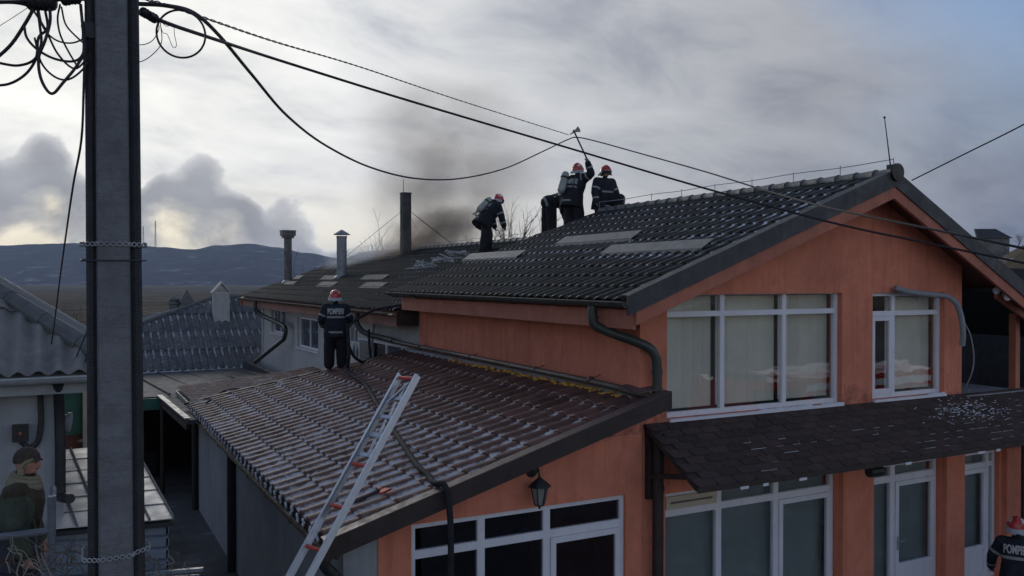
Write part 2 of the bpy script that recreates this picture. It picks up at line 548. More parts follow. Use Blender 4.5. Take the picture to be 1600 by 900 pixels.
class MB:
    """collects faces (world coordinates) for one mesh object"""
    def __init__(s):
        s.v, s.f, s.uv = [], [], None

    def poly(s, pts):
        i = len(s.v)
        s.v += [tuple(p) for p in pts]
        s.f.append(tuple(range(i, i + len(pts))))
        return s

    def prism(s, pts, ext):
        """closed polygon pts pushed along ext"""
        n, i = len(pts), len(s.v)
        ext = Vector(ext)
        pts = [Vector(p) for p in pts]
        s.v += [tuple(p) for p in pts] + [tuple(p + ext) for p in pts]
        nor = Vector((0, 0, 0))
        for a in range(n):
            p, q = pts[a], pts[(a + 1) % n]
            nor += p.cross(q)
        a, b = tuple(range(i, i + n)), tuple(range(i + n, i + 2 * n))
        flip = nor.dot(ext) > 0
        s.f.append(tuple(reversed(a)) if flip else a)
        s.f.append(b if flip else tuple(reversed(b)))
        for k in range(n):
            q = (i + k, i + (k + 1) % n, i + n + (k + 1) % n, i + n + k)
            s.f.append(q if flip else tuple(reversed(q)))
        return s

    def box(s, x0, x1, y0, y1, z0, z1):
        return s.prism([(x0, y0, z0), (x1, y0, z0), (x1, y1, z0), (x0, y1, z0)], (0, 0, z1 - z0))

    def beam(s, a, b, w, h, up=(0, 0, 1)):
        a, b = Vector(a), Vector(b)
        d = (b - a).normalized()
        side = d.cross(Vector(up)).normalized()
        top = side.cross(d).normalized()
        q = [a + side * (w / 2 * i) + top * (h / 2 * j) for i, j in ((-1, -1), (1, -1), (1, 1), (-1, 1))]
        return s.prism(q, b - a)

    def tube(s, pts, r, n=8, caps=True, closed=False):
        pts = [Vector(p) for p in pts]
        m = len(pts)
        rs = r if isinstance(r, (list, tuple)) else [r] * m
        t0 = (pts[1] - pts[0]).normalized()
        ref = Vector((0, 0, 1)) if abs(t0.z) < .9 else Vector((1, 0, 0))
        side = t0.cross(ref).normalized()
        base = len(s.v)
        for k in range(m):
            if closed:
                t = (pts[(k + 1) % m] - pts[k - 1]).normalized()
            elif k == 0:
                t = t0
            elif k == m - 1:
                t = (pts[k] - pts[k - 1]).normalized()
            else:
                t = ((pts[k + 1] - pts[k]).normalized() + (pts[k] - pts[k - 1]).normalized())
                t = t.normalized() if t.length > 1e-6 else t0
            side = (side - t * side.dot(t))
            side = side.normalized() if side.length > 1e-6 else t.orthogonal().normalized()
            up = t.cross(side)
            for j in range(n):
                a = 2 * math.pi * j / n
                s.v.append(tuple(pts[k] + (side * math.cos(a) + up * math.sin(a)) * rs[k]))
        for k in range(m if closed else m - 1):
            k2 = (k + 1) % m
            for j in range(n):
                j2 = (j + 1) % n
                s.f.append((base + k * n + j, base + k * n + j2, base + k2 * n + j2, base + k2 * n + j))
        if caps and not closed:
            s.f.append(tuple(base + j for j in reversed(range(n))))
            s.f.append(tuple(base + (m - 1) * n + j for j in range(n)))
        return s

    def lathe(s, c, prof, n=16, axis=(0, 0, 1)):
        """prof: (radius, height) pairs about a vertical or given axis through c"""
        c, ax = Vector(c), Vector(axis).normalized()
        e1 = ax.orthogonal().normalized()
        e2 = ax.cross(e1)
        b = len(s.v)
        for r, h in prof:
            for j in range(n):
                a = 2 * math.pi * j / n
                s.v.append(tuple(c + ax * h + (e1 * math.cos(a) + e2 * math.sin(a)) * max(r, 1e-4)))
        for k in range(len(prof) - 1):
            for j in range(n):
                j2 = (j + 1) % n
                s.f.append((b + k * n + j, b + k * n + j2, b + (k + 1) * n + j2, b + (k + 1) * n + j))
        s.f.append(tuple(b + j for j in reversed(range(n))))
        s.f.append(tuple(b + (len(prof) - 1) * n + j for j in range(n)))
        return s

    def ball(s, c, r, n=12, m=8, rot=None):
        c = Vector(c)
        r = Vector((r, r, r)) if isinstance(r, (int, float)) else Vector(r)
        b = len(s.v)
        for i in range(m + 1):
            th = math.pi * i / m
            for j in range(n):
                a = 2 * math.pi * j / n
                q = Vector((r.x * max(math.sin(th), 1e-3) * math.cos(a), r.y * max(math.sin(th), 1e-3) * math.sin(a), r.z * math.cos(th)))
                s.v.append(tuple(c + (rot @ q if rot else q)))
        for i in range(m):
            for j in range(n):
                j2 = (j + 1) % n
                s.f.append((b + i * n + j, b + (i + 1) * n + j, b + (i + 1) * n + j2, b + i * n + j2))
        s.f.append(tuple(b + j for j in range(n)))
        s.f.append(tuple(b + m * n + j for j in reversed(range(n))))
        return s

    def mesh(s, name, m, smooth=False, uv=None):
        me = bpy.data.meshes.new(name)
        me.from_pydata(s.v, [], s.f)
        if m:
            me.materials.append(MATS[m])
        if smooth:
            me.polygons.foreach_set('use_smooth', [True] * len(me.polygons))
            me.set_sharp_from_angle(angle=R(40))
        if uv:
            lay = me.uv_layers.new(name='UVMap')
            lay.data.foreach_set('uv', [c for l in me.loops for c in uv[l.vertex_index]])
        me.update()
        return me

    def build(s, name, m, parent=None, smooth=False):
        return mesh_obj(name, s.mesh(name, m, smooth), parent)


def smooth_path(pts, k=6):
    """Catmull-Rom through the points"""
    pts = [Vector(p) for p in pts]
    q = [pts[0] * 2 - pts[1]] + pts + [pts[-1] * 2 - pts[-2]]
    outp = []
    for i in range(1, len(q) - 2):
        a, b, c, d = q[i - 1], q[i], q[i + 1], q[i + 2]
        for j in range(k):
            t = j / k
            outp.append(.5 * ((2 * b) + (c - a) * t + (2 * a - 5 * b + 4 * c - d) * t * t + (3 * b - a - 3 * c + d) * t ** 3))
    outp.append(pts[-1])
    return outp


def wall_mesh(x0, x1, z0, z1, y, th, holes):
    """wall facing -Y at plane y, thickness th, with rectangular holes (x0, x1, z0, z1)"""
    mb = MB()
    xs = sorted({x0, x1, *[h[0] for h in holes], *[h[1] for h in holes]})
    zs = sorted({z0, z1, *[h[2] for h in holes], *[h[3] for h in holes]})
    xs = [x for x in xs if x0 <= x <= x1]
    zs = [z for z in zs if z0 <= z <= z1]

    def solid(i, j):
        if i < 0 or j < 0 or i >= len(xs) - 1 or j >= len(zs) - 1:
            return False
        cx, cz = (xs[i] + xs[i + 1]) / 2, (zs[j] + zs[j + 1]) / 2
        return not any(h[0] < cx < h[1] and h[2] < cz < h[3] for h in holes)
    for i in range(len(xs) - 1):
        for j in range(len(zs) - 1):
            if not solid(i, j):
                continue
            a, b, c, d = xs[i], xs[i + 1], zs[j], zs[j + 1]
            mb.poly([(a, y, c), (b, y, c), (b, y, d), (a, y, d)])
            mb.poly([(a, y + th, c), (a, y + th, d), (b, y + th, d), (b, y + th, c)])
            if not solid(i - 1, j):
                mb.poly([(a, y, c), (a, y, d), (a, y + th, d), (a, y + th, c)])
            if not solid(i + 1, j):
                mb.poly([(b, y, c), (b, y + th, c), (b, y + th, d), (b, y, d)])
            if not solid(i, j - 1):
                mb.poly([(a, y, c), (a, y + th, c), (b, y + th, c), (b, y, c)])
            if not solid(i, j + 1):
                mb.poly([(a, y, d), (b, y, d), (b, y + th, d), (a, y + th, d)])
    return mb


TILE_F = [0, .11, .22, .32, .42, .52, .62, .73, .86, 1]


def tile_mesh(name, w, l, amp, rise, m):
    mb = MB()
    hs = [amp * (0.5 + 0.5 * math.cos(2 * math.pi * (f - .42))) ** .75 for f in TILE_F]
    n = len(TILE_F)
    uv = []
    for y, dz, vv in ((0.0, -.004, 0.0), (-.006, rise * .6, 0.02), (.012, rise, .05), (l * 1.03, .003, 1.0)):
        for f, h in zip(TILE_F, hs):
            mb.v.append((f * w, y, h + dz if dz > 0 else h * .9 + dz))
            uv.append((f, vv))
    for r in range(3):
        for i in range(n - 1):
            mb.f.append((r * n + i, r * n + i + 1, (r + 1) * n + i + 1, (r + 1) * n + i))
    return mb.mesh(name, m, True, uv), mb, uv


def tile_roof(roof, O, u, v, ncols, nrows, w, l, m, inside, amp=.035, rise=.03, limit=300, name='roof_tile', jit=.006):
    O, u, v = Vector(O), Vector(u).normalized(), Vector(v).normalized()
    n = v.cross(u).normalized() if v.cross(u).z > 0 else u.cross(v).normalized()
    me, mb0, uv0 = tile_mesh(name, w, l, amp, rise, m)
    spots = []
    across = u
    if u.cross(v).dot(n) < 0:                     # keep a right-handed frame: run across the tile the other way
        across = -u
    for r in range(nrows):
        for c in range(ncols):
            uc, vc = (c + .5) * w, (r + .5) * l
            if inside(uc, vc):
                p = O + u * ((c + (0 if across == u else 1)) * w) + v * (r * l) + n * .012
                spots.append(((p - cam.location).length, p))
    spots.sort(key=lambda t: t[0])
    rot = Matrix((across, v, n)).transposed()
    for d, p in spots[:limit]:
        o = mesh_obj(name, me, None)
        tilt = Matrix.Rotation(random.gauss(0, jit), 3, n)
        lift = n * random.uniform(-.003, .008)
        M = (tilt @ rot).to_4x4()
        M.translation = p + lift
        o.matrix_basis = M
        o.parent = roof
    rest = spots[limit:]
    if rest:
        mb, uv = MB(), []
        for d, p in rest:
            b = len(mb.v)
            lift = n * random.uniform(-.002, .004)
            mb.v += [tuple(p + lift + rot @ Vector(q)) for q in mb0.v]
            mb.f += [tuple(b + i for i in f) for f in mb0.f]
            uv += uv0
        me2 = mb.mesh('tile_field', m, True, uv)
        o = mesh_obj('tile_field', me2, roof)
        o['kind'] = 'stuff'
    return n


# ------------------------------------------------------------------ terrain
def sm(a, b, x):
    t = max(0, min(1, (x - a) / (b - a)))
    return t * t * (3 - 2 * t)


def ground_z(X, Y):
    d = FWD.x * X + FWD.y * Y
    s = RIGHT.x * X + RIGHT.y * Y
    z = -.6
    z -= 1.0 * sm(22, 42, d) + 2.0 * sm(45, 90, d) + 9.0 * sm(90, 280, d)
    ang = math.atan2(s, max(d, .1)) if d > 0 else 0
    hill = sm(.36, .56, ang) * sm(24, 170, d) * (1 - sm(1500, 4000, d))
    z += hill * 19
    if d < -18:                                    # bank rising behind the street
        z += 9 * sm(18, 190, -d) * (1 - sm(1500, 4000, -d)) + 2.5 * sm(18, 60, -d) * noise.noise(Vector((X * .03, Y * .03, 5)))
    if hill > 0:
        z += hill * 2.0 * noise.noise(Vector((X * .02, Y * .02, 0)))
    return z


def make_ground():
    N = 150
    cs = []
    for i in range(-N // 2, N // 2 + 1):
        t = i / (N / 2)
        cs.append(math.copysign(9000 * (abs(t) ** 3.6) + abs(t) * 60, t))
    mb = MB()
    for y in cs:
        for x in cs:
            mb.v.append((x + 8, y + 15, ground_z(x + 8, y + 15)))
    k = len(cs)
    for j in range(k - 1):
        for i in range(k - 1):
            mb.f.append((j * k + i, j * k + i + 1, (j + 1) * k + i + 1, (j + 1) * k + i))
    m, nt, b = base_mat('ground_soil')
    p = nt.pos()
    ln = nt.n('ShaderNodeVectorMath', operation='LENGTH')
    nt.l(p, ln.inputs[0])
    far = nt.n('ShaderNodeMapRange')
    nt.l(ln.outputs['Value'], far.inputs[0])
    far.inputs[1].default_value, far.inputs[2].default_value = 55, 120
    yard = nt.ramp(nt.noise(p, .7, 6, .65), [(.35, (.10, .095, .09)), (.6, (.17, .165, .16)), (.72, (.34, .35, .37))])
    reed = nt.ramp(nt.noise(nt.mapping(p, (.004, .02, .01)), 2.0, 6, .65), [(.3, (.08, .063, .044)), (.52, (.15, .12, .082)), (.68, (.23, .19, .14))])
    tuft = nt.noise(p, .22, 6, .7)
    reed = nt.mix(nt.ramp(tuft, [(.45, 0.0), (.7, .6)]), reed, (.055, .047, .038))
    snowp = nt.noise(nt.mapping(p, (.02, .05, 1)), 1.0, 5, .7, .3)
    reed = nt.mix(nt.ramp(snowp, [(.62, 0.0), (.68, .85)]), reed, (.48, .50, .55))
    nt.l(nt.mix(far.outputs[0], yard, reed), b.inputs['Base Color'])
    b.inputs['Roughness'].default_value = .95
    b.inputs['Specular IOR Level'].default_value = 0
    bn = nt.n('ShaderNodeBump')
    bn.inputs['Strength'].default_value = .6
    bn.inputs['Distance'].default_value = .08
    nt.l(nt.noise(p, 6, 6, .7), bn.inputs['Height'])
    nt.l(bn.outputs[0], b.inputs['Normal'])
    o = mb.build('ground', 'ground_soil', None, True)
    o['kind'] = 'structure'


make_ground()


def make_hills():
    crest = [(-500, 392), (-350, 384), (-200, 388), (-80, 383), (0, 381), (60, 379), (120, 377), (200, 380), (260, 384), (300, 388), (340, 381), (390, 378),
             (430, 384), (480, 393), (530, 402), (600, 413), (700, 424), (820, 434), (950, 443)]
    m, nt, b = base_mat('hill_forest')
    p = nt.pos()
    f = nt.noise(nt.mapping(p, (1, 1, 2.5)), .012, 9, .78)
    c = nt.ramp(f, [(.35, (.014, .020, .028)), (.50, (.026, .034, .045)), (.64, (.085, .09, .095))])
    s = nt.noise(nt.mapping(p, (.8, .8, 5)), .0075, 9, .70, .5)
    c = nt.mix(nt.ramp(s, [(.575, 0.0), (.66, .6)]), c, (.36, .38, .42))
    nt.l(c, b.inputs['Base Color'])
    b.inputs['Roughness'].default_value = 1
    b.inputs['Specular IOR Level'].default_value = 0
    mb = MB()
    K, L = 260, 26
    for i in range(K + 1):
        x = -500 + 1450 * i / K
        for (xa, ya), (xb, yb) in zip(crest, crest[1:]):
            if xa <= x <= xb:
                t = (x - xa) / (xb - xa)
                t = t * t * (3 - 2 * t)
                y = ya + (yb - ya) * t
                break
        y += 1.1 * noise.noise(Vector((x * .035, 3, 0))) + .5 * noise.noise(Vector((x * .16, 9, 0)))
        dirv = FWD + RIGHT * ((x - 800) / FPX)
        dc = 4300
        zc = CAM_Z + (HORIZON - y) / FPX * dc
        for j in range(L + 1):
            t = j / L
            if t <= .8:
                q = t / .8
                d = 3100 + (dc - 3100) * q
                z = -16 + (zc + 16) * (q ** 1.25) + 9 * noise.noise(Vector((x * .02, q * 4, 1))) * math.sin(q * math.pi)
            else:
                q = (t - .8) / .2
                d = dc + 900 * q
                z = zc - (zc + 16) * q * .9
            mb.v.append(tuple(dirv * d + Vector((0, 0, z))))
    for i in range(K):
        for j in range(L):
            a = i * (L + 1) + j
            mb.f.append((a, a + L + 1, a + L + 2, a + 1))
    o = mb.build('hills', 'hill_forest', None, True)
    o['kind'] = 'structure'


make_hills()

# ------------------------------------------------------------------ windows
def frame_bars(mb, x0, x1, z0, z1, y0, y1, w):
    mb.box(x0, x0 + w, y0, y1, z0, z1)
    mb.box(x1 - w, x1, y0, y1, z0, z1)
    mb.box(x0 + w, x1 - w, y0, y1, z0, z0 + w)
    mb.box(x0 + w, x1 - w, y0, y1, z1 - w, z1)


def window(parent, name, x0, x1, z0, z1, y, vx, hz, glass, leaves=(), fw=.075, bw=.085, panel_below=None, doorset=None):
    """glazed opening facing -Y: frame, panes, sashes (leaf = column, row); hz: one transom height"""
    mb = MB()
    frame_bars(mb, x0, x1, z0, z1, y, y + .08, fw)
    xs = [x0 + fw] + [e for c in vx for e in (c - bw / 2, c + bw / 2)] + [x1 - fw]
    for c in vx:
        mb.box(c - bw / 2, c + bw / 2, y + .002, y + .078, z0 + fw, z1 - fw)
    cols_ = [(xs[2 * i], xs[2 * i + 1]) for i in range(len(xs) // 2)]
    for a, b in cols_:
        mb.box(a, b, y + .004, y + .076, hz - bw / 2, hz + bw / 2)
    w = mb.build(name, 'white_pvc', parent)
    rows = [(z0 + fw, hz - bw / 2), (hz + bw / 2, z1 - fw)]
    for ci, (a, b) in enumerate(cols_):
        for ri, (c, d) in enumerate(rows):
            if (ci, ri) in leaves:
                lf = MB()
                lw = .085
                frame_bars(lf, a + .004, b - .004, c + .004, d - .004, y - .022, y + .04, lw)
                if panel_below and ri == 0:
                    lf.box(a + lw, b - lw, y - .01, y + .03, c + lw, panel_below)
                    lf.box(a + lw, b - lw, y - .021, y + .038, panel_below, panel_below + .07)
                lo = lf.build('sash', 'beige_frame' if leaves[(ci, ri)] == 'beige' else 'white_pvc', w)
                bot = panel_below + .07 if (panel_below and ri == 0) else c + lw
                MB().box(a + lw, b - lw, y + .008, y + .018, bot, d - lw).build('pane', glass, w)
                if leaves[(ci, ri)] == 'door':
                    h = MB()
                    hx = a + .05
                    h.box(hx - .02, hx + .02, y - .03, y - .0215, .35, .6)
                    h.tube([(hx, y - .025, .52), (hx, y - .07, .52), (hx + .13, y - .075, .515)], .011, 8)
                    h.build('handle', 'galvanised', w, True)
            else:
                MB().box(a - .003, b + .003, y + .036, y + .046, c - .003, d + .003).build('pane', glass, w)
    return w


def blinds(win, x0, x1, z0, z1, y, pitch=.20, closed=.95, seed=1):
    rnd = random.Random(seed)
    n = int((x1 - x0) / pitch)
    mesh = {}
    for k in range(n):
        cx = x0 + (k + .5) * (x1 - x0) / n
        wd = pitch * rnd.choice((1.22, 1.22, 1.22, 1.22, 1.15, .93))
        a = R(rnd.gauss(-5, 2))
        key = round(wd, 3)
        if key not in mesh:
            mb = MB()
            h = z1 - z0
            prof = [(-wd / 2, .0), (-wd / 4, -.008), (wd / 4, -.008), (wd / 2, .0)]
            for (xa, ya), (xb, yb) in zip(prof, prof[1:]):
                mb.prism([(xa, ya, 0), (xb, yb, 0), (xb, yb + .002, 0), (xa, ya + .002, 0)], (0, 0, h))
            mesh[key] = mb.mesh('blind_slat', 'blind')
        o = mesh_obj('blind_slat', mesh[key], None)
        o.matrix_basis = Matrix.Translation((cx, y + rnd.uniform(0, .012), z0)) @ Matrix.Rotation(a, 4, 'Z')
        o.parent = win


# ------------------------------------------------------------------ main house
WX0, WX1, WY = 7.71, 15.27, 10.52
house = thing('house', 'two storey orange rendered house with dark tiled gable roof and white windows', 'house', (11.5, 14.5, -.6))
RIDGE_X, RIDGE_Z, EAVE_X, EAVE_Z = 12.6, 7.10, 7.12, 5.02
VERGE_Y, END_Y = 9.9, 19.75
SL = (RIDGE_Z - EAVE_Z) / (RIDGE_X - EAVE_X)
SR = (RIDGE_Z - 4.92) / (16.75 - RIDGE_X)


def roof_under(x):
    return (EAVE_Z + (x - EAVE_X) * SL if x < RIDGE_X else RIDGE_Z - (x - RIDGE_X) * SR) - .13


UW1 = (8.22, 12.02, 3.17, 5.14)
UW2 = (12.79, 14.76, 3.17, 5.09)
GW1 = (8.19, 11.92, -.58, 2.02)
GW2 = (12.75, 14.67, -.58, 1.98)
GW3 = (15.27, 16.45, -.58, 1.96)
ZS = 5.2
fw_ = wall_mesh(WX0, WX1 + 2.2, -.6, 2.93, WY, .28, [GW1, GW2, GW3])
fw_.build('ground_floor_wall', 'orange_render', house)
uw = wall_mesh(WX0, WX1, 2.93, ZS - .12, WY, .28, [(UW1[0], UW1[1], UW1[2], ZS - .12), (UW2[0], UW2[1], UW2[2], ZS - .12)])
# heads of the openings and the gable field above, following the roof
zl = roof_under(WX0)
uw.prism([(WX0, WY, ZS - .12), (WX1, WY, ZS - .12), (WX1, WY, roof_under(WX1)), (RIDGE_X, WY, roof_under(RIDGE_X)), (WX0 + (ZS - .12 - zl) / SL + .001, WY, ZS - .12 + .001)], (0, .28, 0))
uw.build('upper_wall', 'orange_render', house)
# rounded upper left corner of the big window, rendered fill
cr = MB()
cx0, cz1, rr = UW1[0], ZS - .12, .40
pts = [(cx0, WY + .004, cz1)]
for k in range(9):
    a = math.pi - math.pi / 2 * k / 8
    pts.append((cx0 + rr + .12 + (rr + .12) * math.cos(a), WY + .004, 4.83 + (cz1 - 4.83) * math.sin(a)))
cr.prism(pts, (0, .09, 0)).build('corner_fill', 'orange_render', house)
arc = MB()
ap = []
for k in range(13):
    a = math.pi - math.pi / 2 * k / 12
    ap.append((cx0 + rr + .12 + (rr + .10) * math.cos(a), WY + .095, 4.83 + (cz1 - .03 - 4.83) * math.sin(a)))
arc.tube(ap, .035, 6)
sidew = MB()
sidew.box(WX0, WX0 + .27, WY + .28, 19.5, -.6, roof_under(WX0) - .0)
sidew.build('side_wall', 'orange_render', house)
bw_ = MB()
bw_.prism([(WX0 + .27, 19.2, -.6), (16.6, 19.2, -.6), (16.6, 19.2, 4.7), (RIDGE_X, 19.2, 6.3), (WX0 + .27, 19.2, 4.8)], (0, .28, 0))
bw_.box(16.6, 16.85, 12.6, 19.2, -.6, 4.7)
bw_.box(WX0 + .27, 16.6, 13.6, 13.7, -.55, 4.9)              # room back wall
bw_.build('rear_wall', 'room_wall', house)
fl = MB()
fl.box(WX0 + .27, WX1 + 1.6, WY + .28, 13.6, 2.72, 2.92)
fl.build('floor_slab', 'room_wall', house)
bal = MB()
bal.box(WX1 + .001, 17.4, WY - .12, WY + .28, 2.932, 3.10)
bal.box(WX1 + .001, 17.4, WY + .28, 13.6, 2.95, 3.06)
bal.build('balcony_slab', 'grey_render', house)
MB().box(WX1 - .28, WX1, WY + .28, 13.6, 2.93, 5.3).build('balcony_wall', 'soffit_brown', house)
MB().box(WX1, 25, 13.2, 13.4, -.6, 5.6).build('balcony_back', 'dark_interior', house)  # long dark sheet behind the balcony, the recess's shade painted as its colour
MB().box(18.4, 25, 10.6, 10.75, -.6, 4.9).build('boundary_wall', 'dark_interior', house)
MB().box(16.93, 17.07, WY - .02, WY + .12, 3.10, 4.75).build('balcony_post', 'orange_board', house)
# pillars standing proud of the shopfronts
for a, b in ((11.95, 12.72), (14.70, 15.24), (16.55, 17.1)):
    MB().box(a, b, WY - .10, WY - .002, -.6, 2.75).build('pillar', 'orange_render', house)

# glazing
GY = WY + .10
w1 = window(house, 'window', *UW1[:2], UW1[2], UW1[3], GY, (9.41, 10.76), 4.77, 'glass_clear')
arc.build('arched_frame', 'white_pvc', w1, True)
blinds(w1, 8.30, 9.34, 3.27, 5.05, GY + .20, seed=3)
blinds(w1, 9.46, 10.70, 3.27, 5.05, GY + .20, seed=5, closed=.97)
blinds(w1, 10.83, 11.96, 3.27, 5.05, GY + .20, seed=11, closed=.90)
w2 = window(house, 'window', UW2[0], UW2[1], UW2[2], UW2[3], GY, (13.46,), 4.70, 'glass_clear', {(0, 0): 'plain'})
blinds(w2, 13.50, 14.70, 3.27, 5.0, GY + .20, seed=8)
sill = MB()
sill.box(UW1[0] + .02, UW1[1] - .005, WY - .06, GY, 3.125, 3.168)
sill.build('sill', 'white_pvc', w1)
MB().box(UW2[0] + .005, UW2[1] - .005, WY - .06, GY, 3.125, 3.168).build('sill', 'white_pvc', w2)
g1 = window(house, 'window', *GW1, GY, (9.34, 10.58), 1.68, 'glass_sat', {(0, 1): 'beige', (2, 0): 'plain'}, bw=.11, panel_below=.02)
g2 = window(house, 'window', *GW2, GY, (13.46,), 1.67, 'glass_sat', {(1, 0): 'door'}, bw=.12, panel_below=.02)
g3 = window(house, 'window', *GW3, GY, (16.22,), 1.66, 'glass_sat', {(0, 0): 'plain'}, bw=.10, panel_below=.02)
for g, s in ((g1, GW1), (g2, GW2), (g3, GW3)):
    mb = MB()
    n = int((s[1] - s[0]) / .12)
    for k in range(n):
        xa, xb = s[0] + .05 + k * (s[1] - s[0] - .1) / n, s[0] + .05 + (k + 1) * (s[1] - s[0] - .1) / n
        ya, yb = GY + .16 + .012 * math.sin(k * 1.7), GY + .16 + .012 * math.sin((k + 1) * 1.7)
        mb.prism([(xa, ya, -.5), (xb, yb, -.5), (xb, yb + .004, -.5), (xa, ya + .004, -.5)], (0, 0, 2.42))
    mb.build('curtain', 'curtain_green', g)
# snow left on the sills
for i, (x0, x1, yy) in enumerate(((11.55, 12.0, WY - .05), (10.2, 11.2, WY - .05), (14.3, 14.7, WY - .05))):
    sn = MB()
    for k in range(7):
        t = k / 6
        sn.ball((x0 + (x1 - x0) * t, yy + .03, 3.172), ((x1 - x0) / 9, .035, .016 + .016 * random.random()), 8, 5)
    sn.build('snow_patch', 'snow', w1 if x1 < 12.3 else w2, True)

# roof
roof = MB()
th = .10
vL = Vector((RIDGE_X - EAVE_X, 0, RIDGE_Z - EAVE_Z))
roof.prism([(EAVE_X, VERGE_Y + .06, EAVE_Z - .02), (RIDGE_X, VERGE_Y + .06, RIDGE_Z - .02), (RIDGE_X, 18.9, RIDGE_Z - .02), (EAVE_X, END_Y, EAVE_Z - .02)], (0, 0, -th))
roof.prism([(RIDGE_X, VERGE_Y + .06, RIDGE_Z - .02), (16.75, VERGE_Y + .06, 4.90), (16.75, END_Y, 4.90), (RIDGE_X, 18.9, RIDGE_Z - .02)], (0, 0, -th))
roof.prism([(RIDGE_X, 18.9, RIDGE_Z - .03), (16.75, END_Y, 4.89), (EAVE_X, END_Y, EAVE_Z - .03)], (0, 0, -th))
roof = roof.build('roof', 'soffit_brown', house)


def inside_main(uc, vc):
    return uc < (END_Y - VERGE_Y - .08) - .85 * vc / vL.length


tile_roof(roof, (EAVE_X - .03, VERGE_Y + .12, EAVE_Z - .03), (0, 1, 0), vL, 38, 12, .2575, vL.length / 12 + .002, 'tile_dark', inside_main, .036, .035, 300)
# right slope: plain sheet, seen only edge on
rs = MB()
for k in range(40):
    y = VERGE_Y + .1 + k * .22
    rs.prism([(RIDGE_X + .05, y, RIDGE_Z + .0), (16.8, y, 4.90), (16.8, y + .2, 4.90), (RIDGE_X + .05, y + .2, RIDGE_Z + .0)], (0, 0, .03))
o = rs.build('tile_field', 'tile_dark', roof)
o['kind'] = 'stuff'
# ridge caps, each overlapping the next
cap = MB()
N = 10
for r_, yy in ((.135, 0.0), (.125, .02), (.105, .43)):
    for j in range(N + 1):
        a = R(-10) + R(200) * j / N
        cap.v.append((r_ * math.cos(a), yy, r_ * math.sin(a) * .85))
for s_ in range(2):
    for j in range(N):
        b_ = s_ * (N + 1) + j
        cap.f.append((b_, b_ + 1, b_ + N + 2, b_ + N + 1))
cap.f.append(tuple(reversed(range(N + 1))))
capm = cap.mesh('ridge_cap', 'ridge_tile', True)
for k in range(22):
    o = mesh_obj('ridge_cap', capm, None)
    o.matrix_basis = Matrix.Translation((RIDGE_X, VERGE_Y - .02 + k * .41, RIDGE_Z + .015))
    o.parent = roof
# caps down the far hip
h0, h1 = Vector((RIDGE_X, 18.9, RIDGE_Z + .02)), Vector((EAVE_X, END_Y, EAVE_Z + .02))
hd = (h1 - h0).normalized()
hs = hd.cross(Vector((0, 0, 1))).normalized()
hm = Matrix((hs, -hd, hs.cross(-hd))).transposed().to_4x4()
for k in range(14):
    o = mesh_obj('ridge_cap', capm, None)
    M = hm.copy()
    M.translation = h0 + hd * (.3 + k * .42)
    o.matrix_basis = M @ Matrix.Diagonal((.8, 1, .55, 1))
    o.parent = roof
# barge boards: dark metal outside, painted board below
def barge(xa, za, xb, zb, y, t0, t1, d, m, nm):
    MB().prism([(xa, y, za + t1), (xb, y, zb + t1), (xb, y, zb + t0), (xa, y, za + t0)], (0, d, 0)).build(nm, m, house)


barge(EAVE_X - .06, EAVE_Z - .02, RIDGE_X, RIDGE_Z + .0, VERGE_Y, -.20, .085, .05, 'dark_metal', 'barge_board')
barge(RIDGE_X, RIDGE_Z, 16.82, 4.88, VERGE_Y, -.20, .085, .05, 'dark_metal', 'barge_board')
barge(EAVE_X + .1, EAVE_Z + .04, RIDGE_X, RIDGE_Z, VERGE_Y + .03, -.40, -.17, .06, 'orange_board', 'barge_board')
barge(RIDGE_X, RIDGE_Z, 16.75, 4.92, VERGE_Y + .03, -.40, -.17, .06, 'orange_board', 'barge_board')
# metal flashing lying on the tiles along the verge
fl_ = MB()
nL = Vector((-vL.z, 0, vL.x)).normalized()
a_, b_ = Vector((EAVE_X - .04, VERGE_Y + .001, EAVE_Z + .05)), Vector((RIDGE_X, VERGE_Y + .001, RIDGE_Z + .07))
fl_.prism([a_, b_, b_ + Vector((0, .20, 0)), a_ + Vector((0, .20, 0))], nL * .02)
fl_.build('verge_flashing', 'dark_metal', roof)
MB().lathe((RIDGE_X, VERGE_Y - .06, RIDGE_Z + .04), [(.0, 0), (.15, .01), (.155, .05), (.13, .07)], 18, (0, 1, 0)).build('ridge_end_disc', 'lamp_iron', roof, True)
# lightning wire carried along the ridge on small posts, and the rod
lw = MB()
pp = [Vector((RIDGE_X, VERGE_Y + .05 + k * 1.13, RIDGE_Z + .27 - .05 * (k % 2) * 0)) for k in range(9)]
lw.tube(smooth_path([p + Vector((0, 0, -.02 * (i % 2))) for i, p in enumerate(pp)], 3), .008, 5)
for p in pp:
    lw.tube([p + Vector((0, 0, -.18)), p + Vector((0, 0, .02))], .008, 5)
lw.build('lightning_wire', 'zinc_dull', roof)
ae = thing('antenna_rod', 'thin whip antenna rod leaning at the gable peak', 'antenna', (RIDGE_X, VERGE_Y + .1, RIDGE_Z + .1))
ra, rb = Vector((RIDGE_X, VERGE_Y + .1, RIDGE_Z + .1)), P(1381, 184, Y=VERGE_Y + .1)
MB().tube([ra, ra.lerp(rb, .5), rb], [.013, .010, .008], 6).build('rod', 'dark_metal', ae)
MB().ball(rb, .022, 8, 6).build('tip', 'dark_metal', ae, True)
MB().box(RIDGE_X - .05, RIDGE_X + .05, VERGE_Y + .05, VERGE_Y + .15, RIDGE_Z + .08, RIDGE_Z + .18).build('bracket', 'dark_metal', ae)
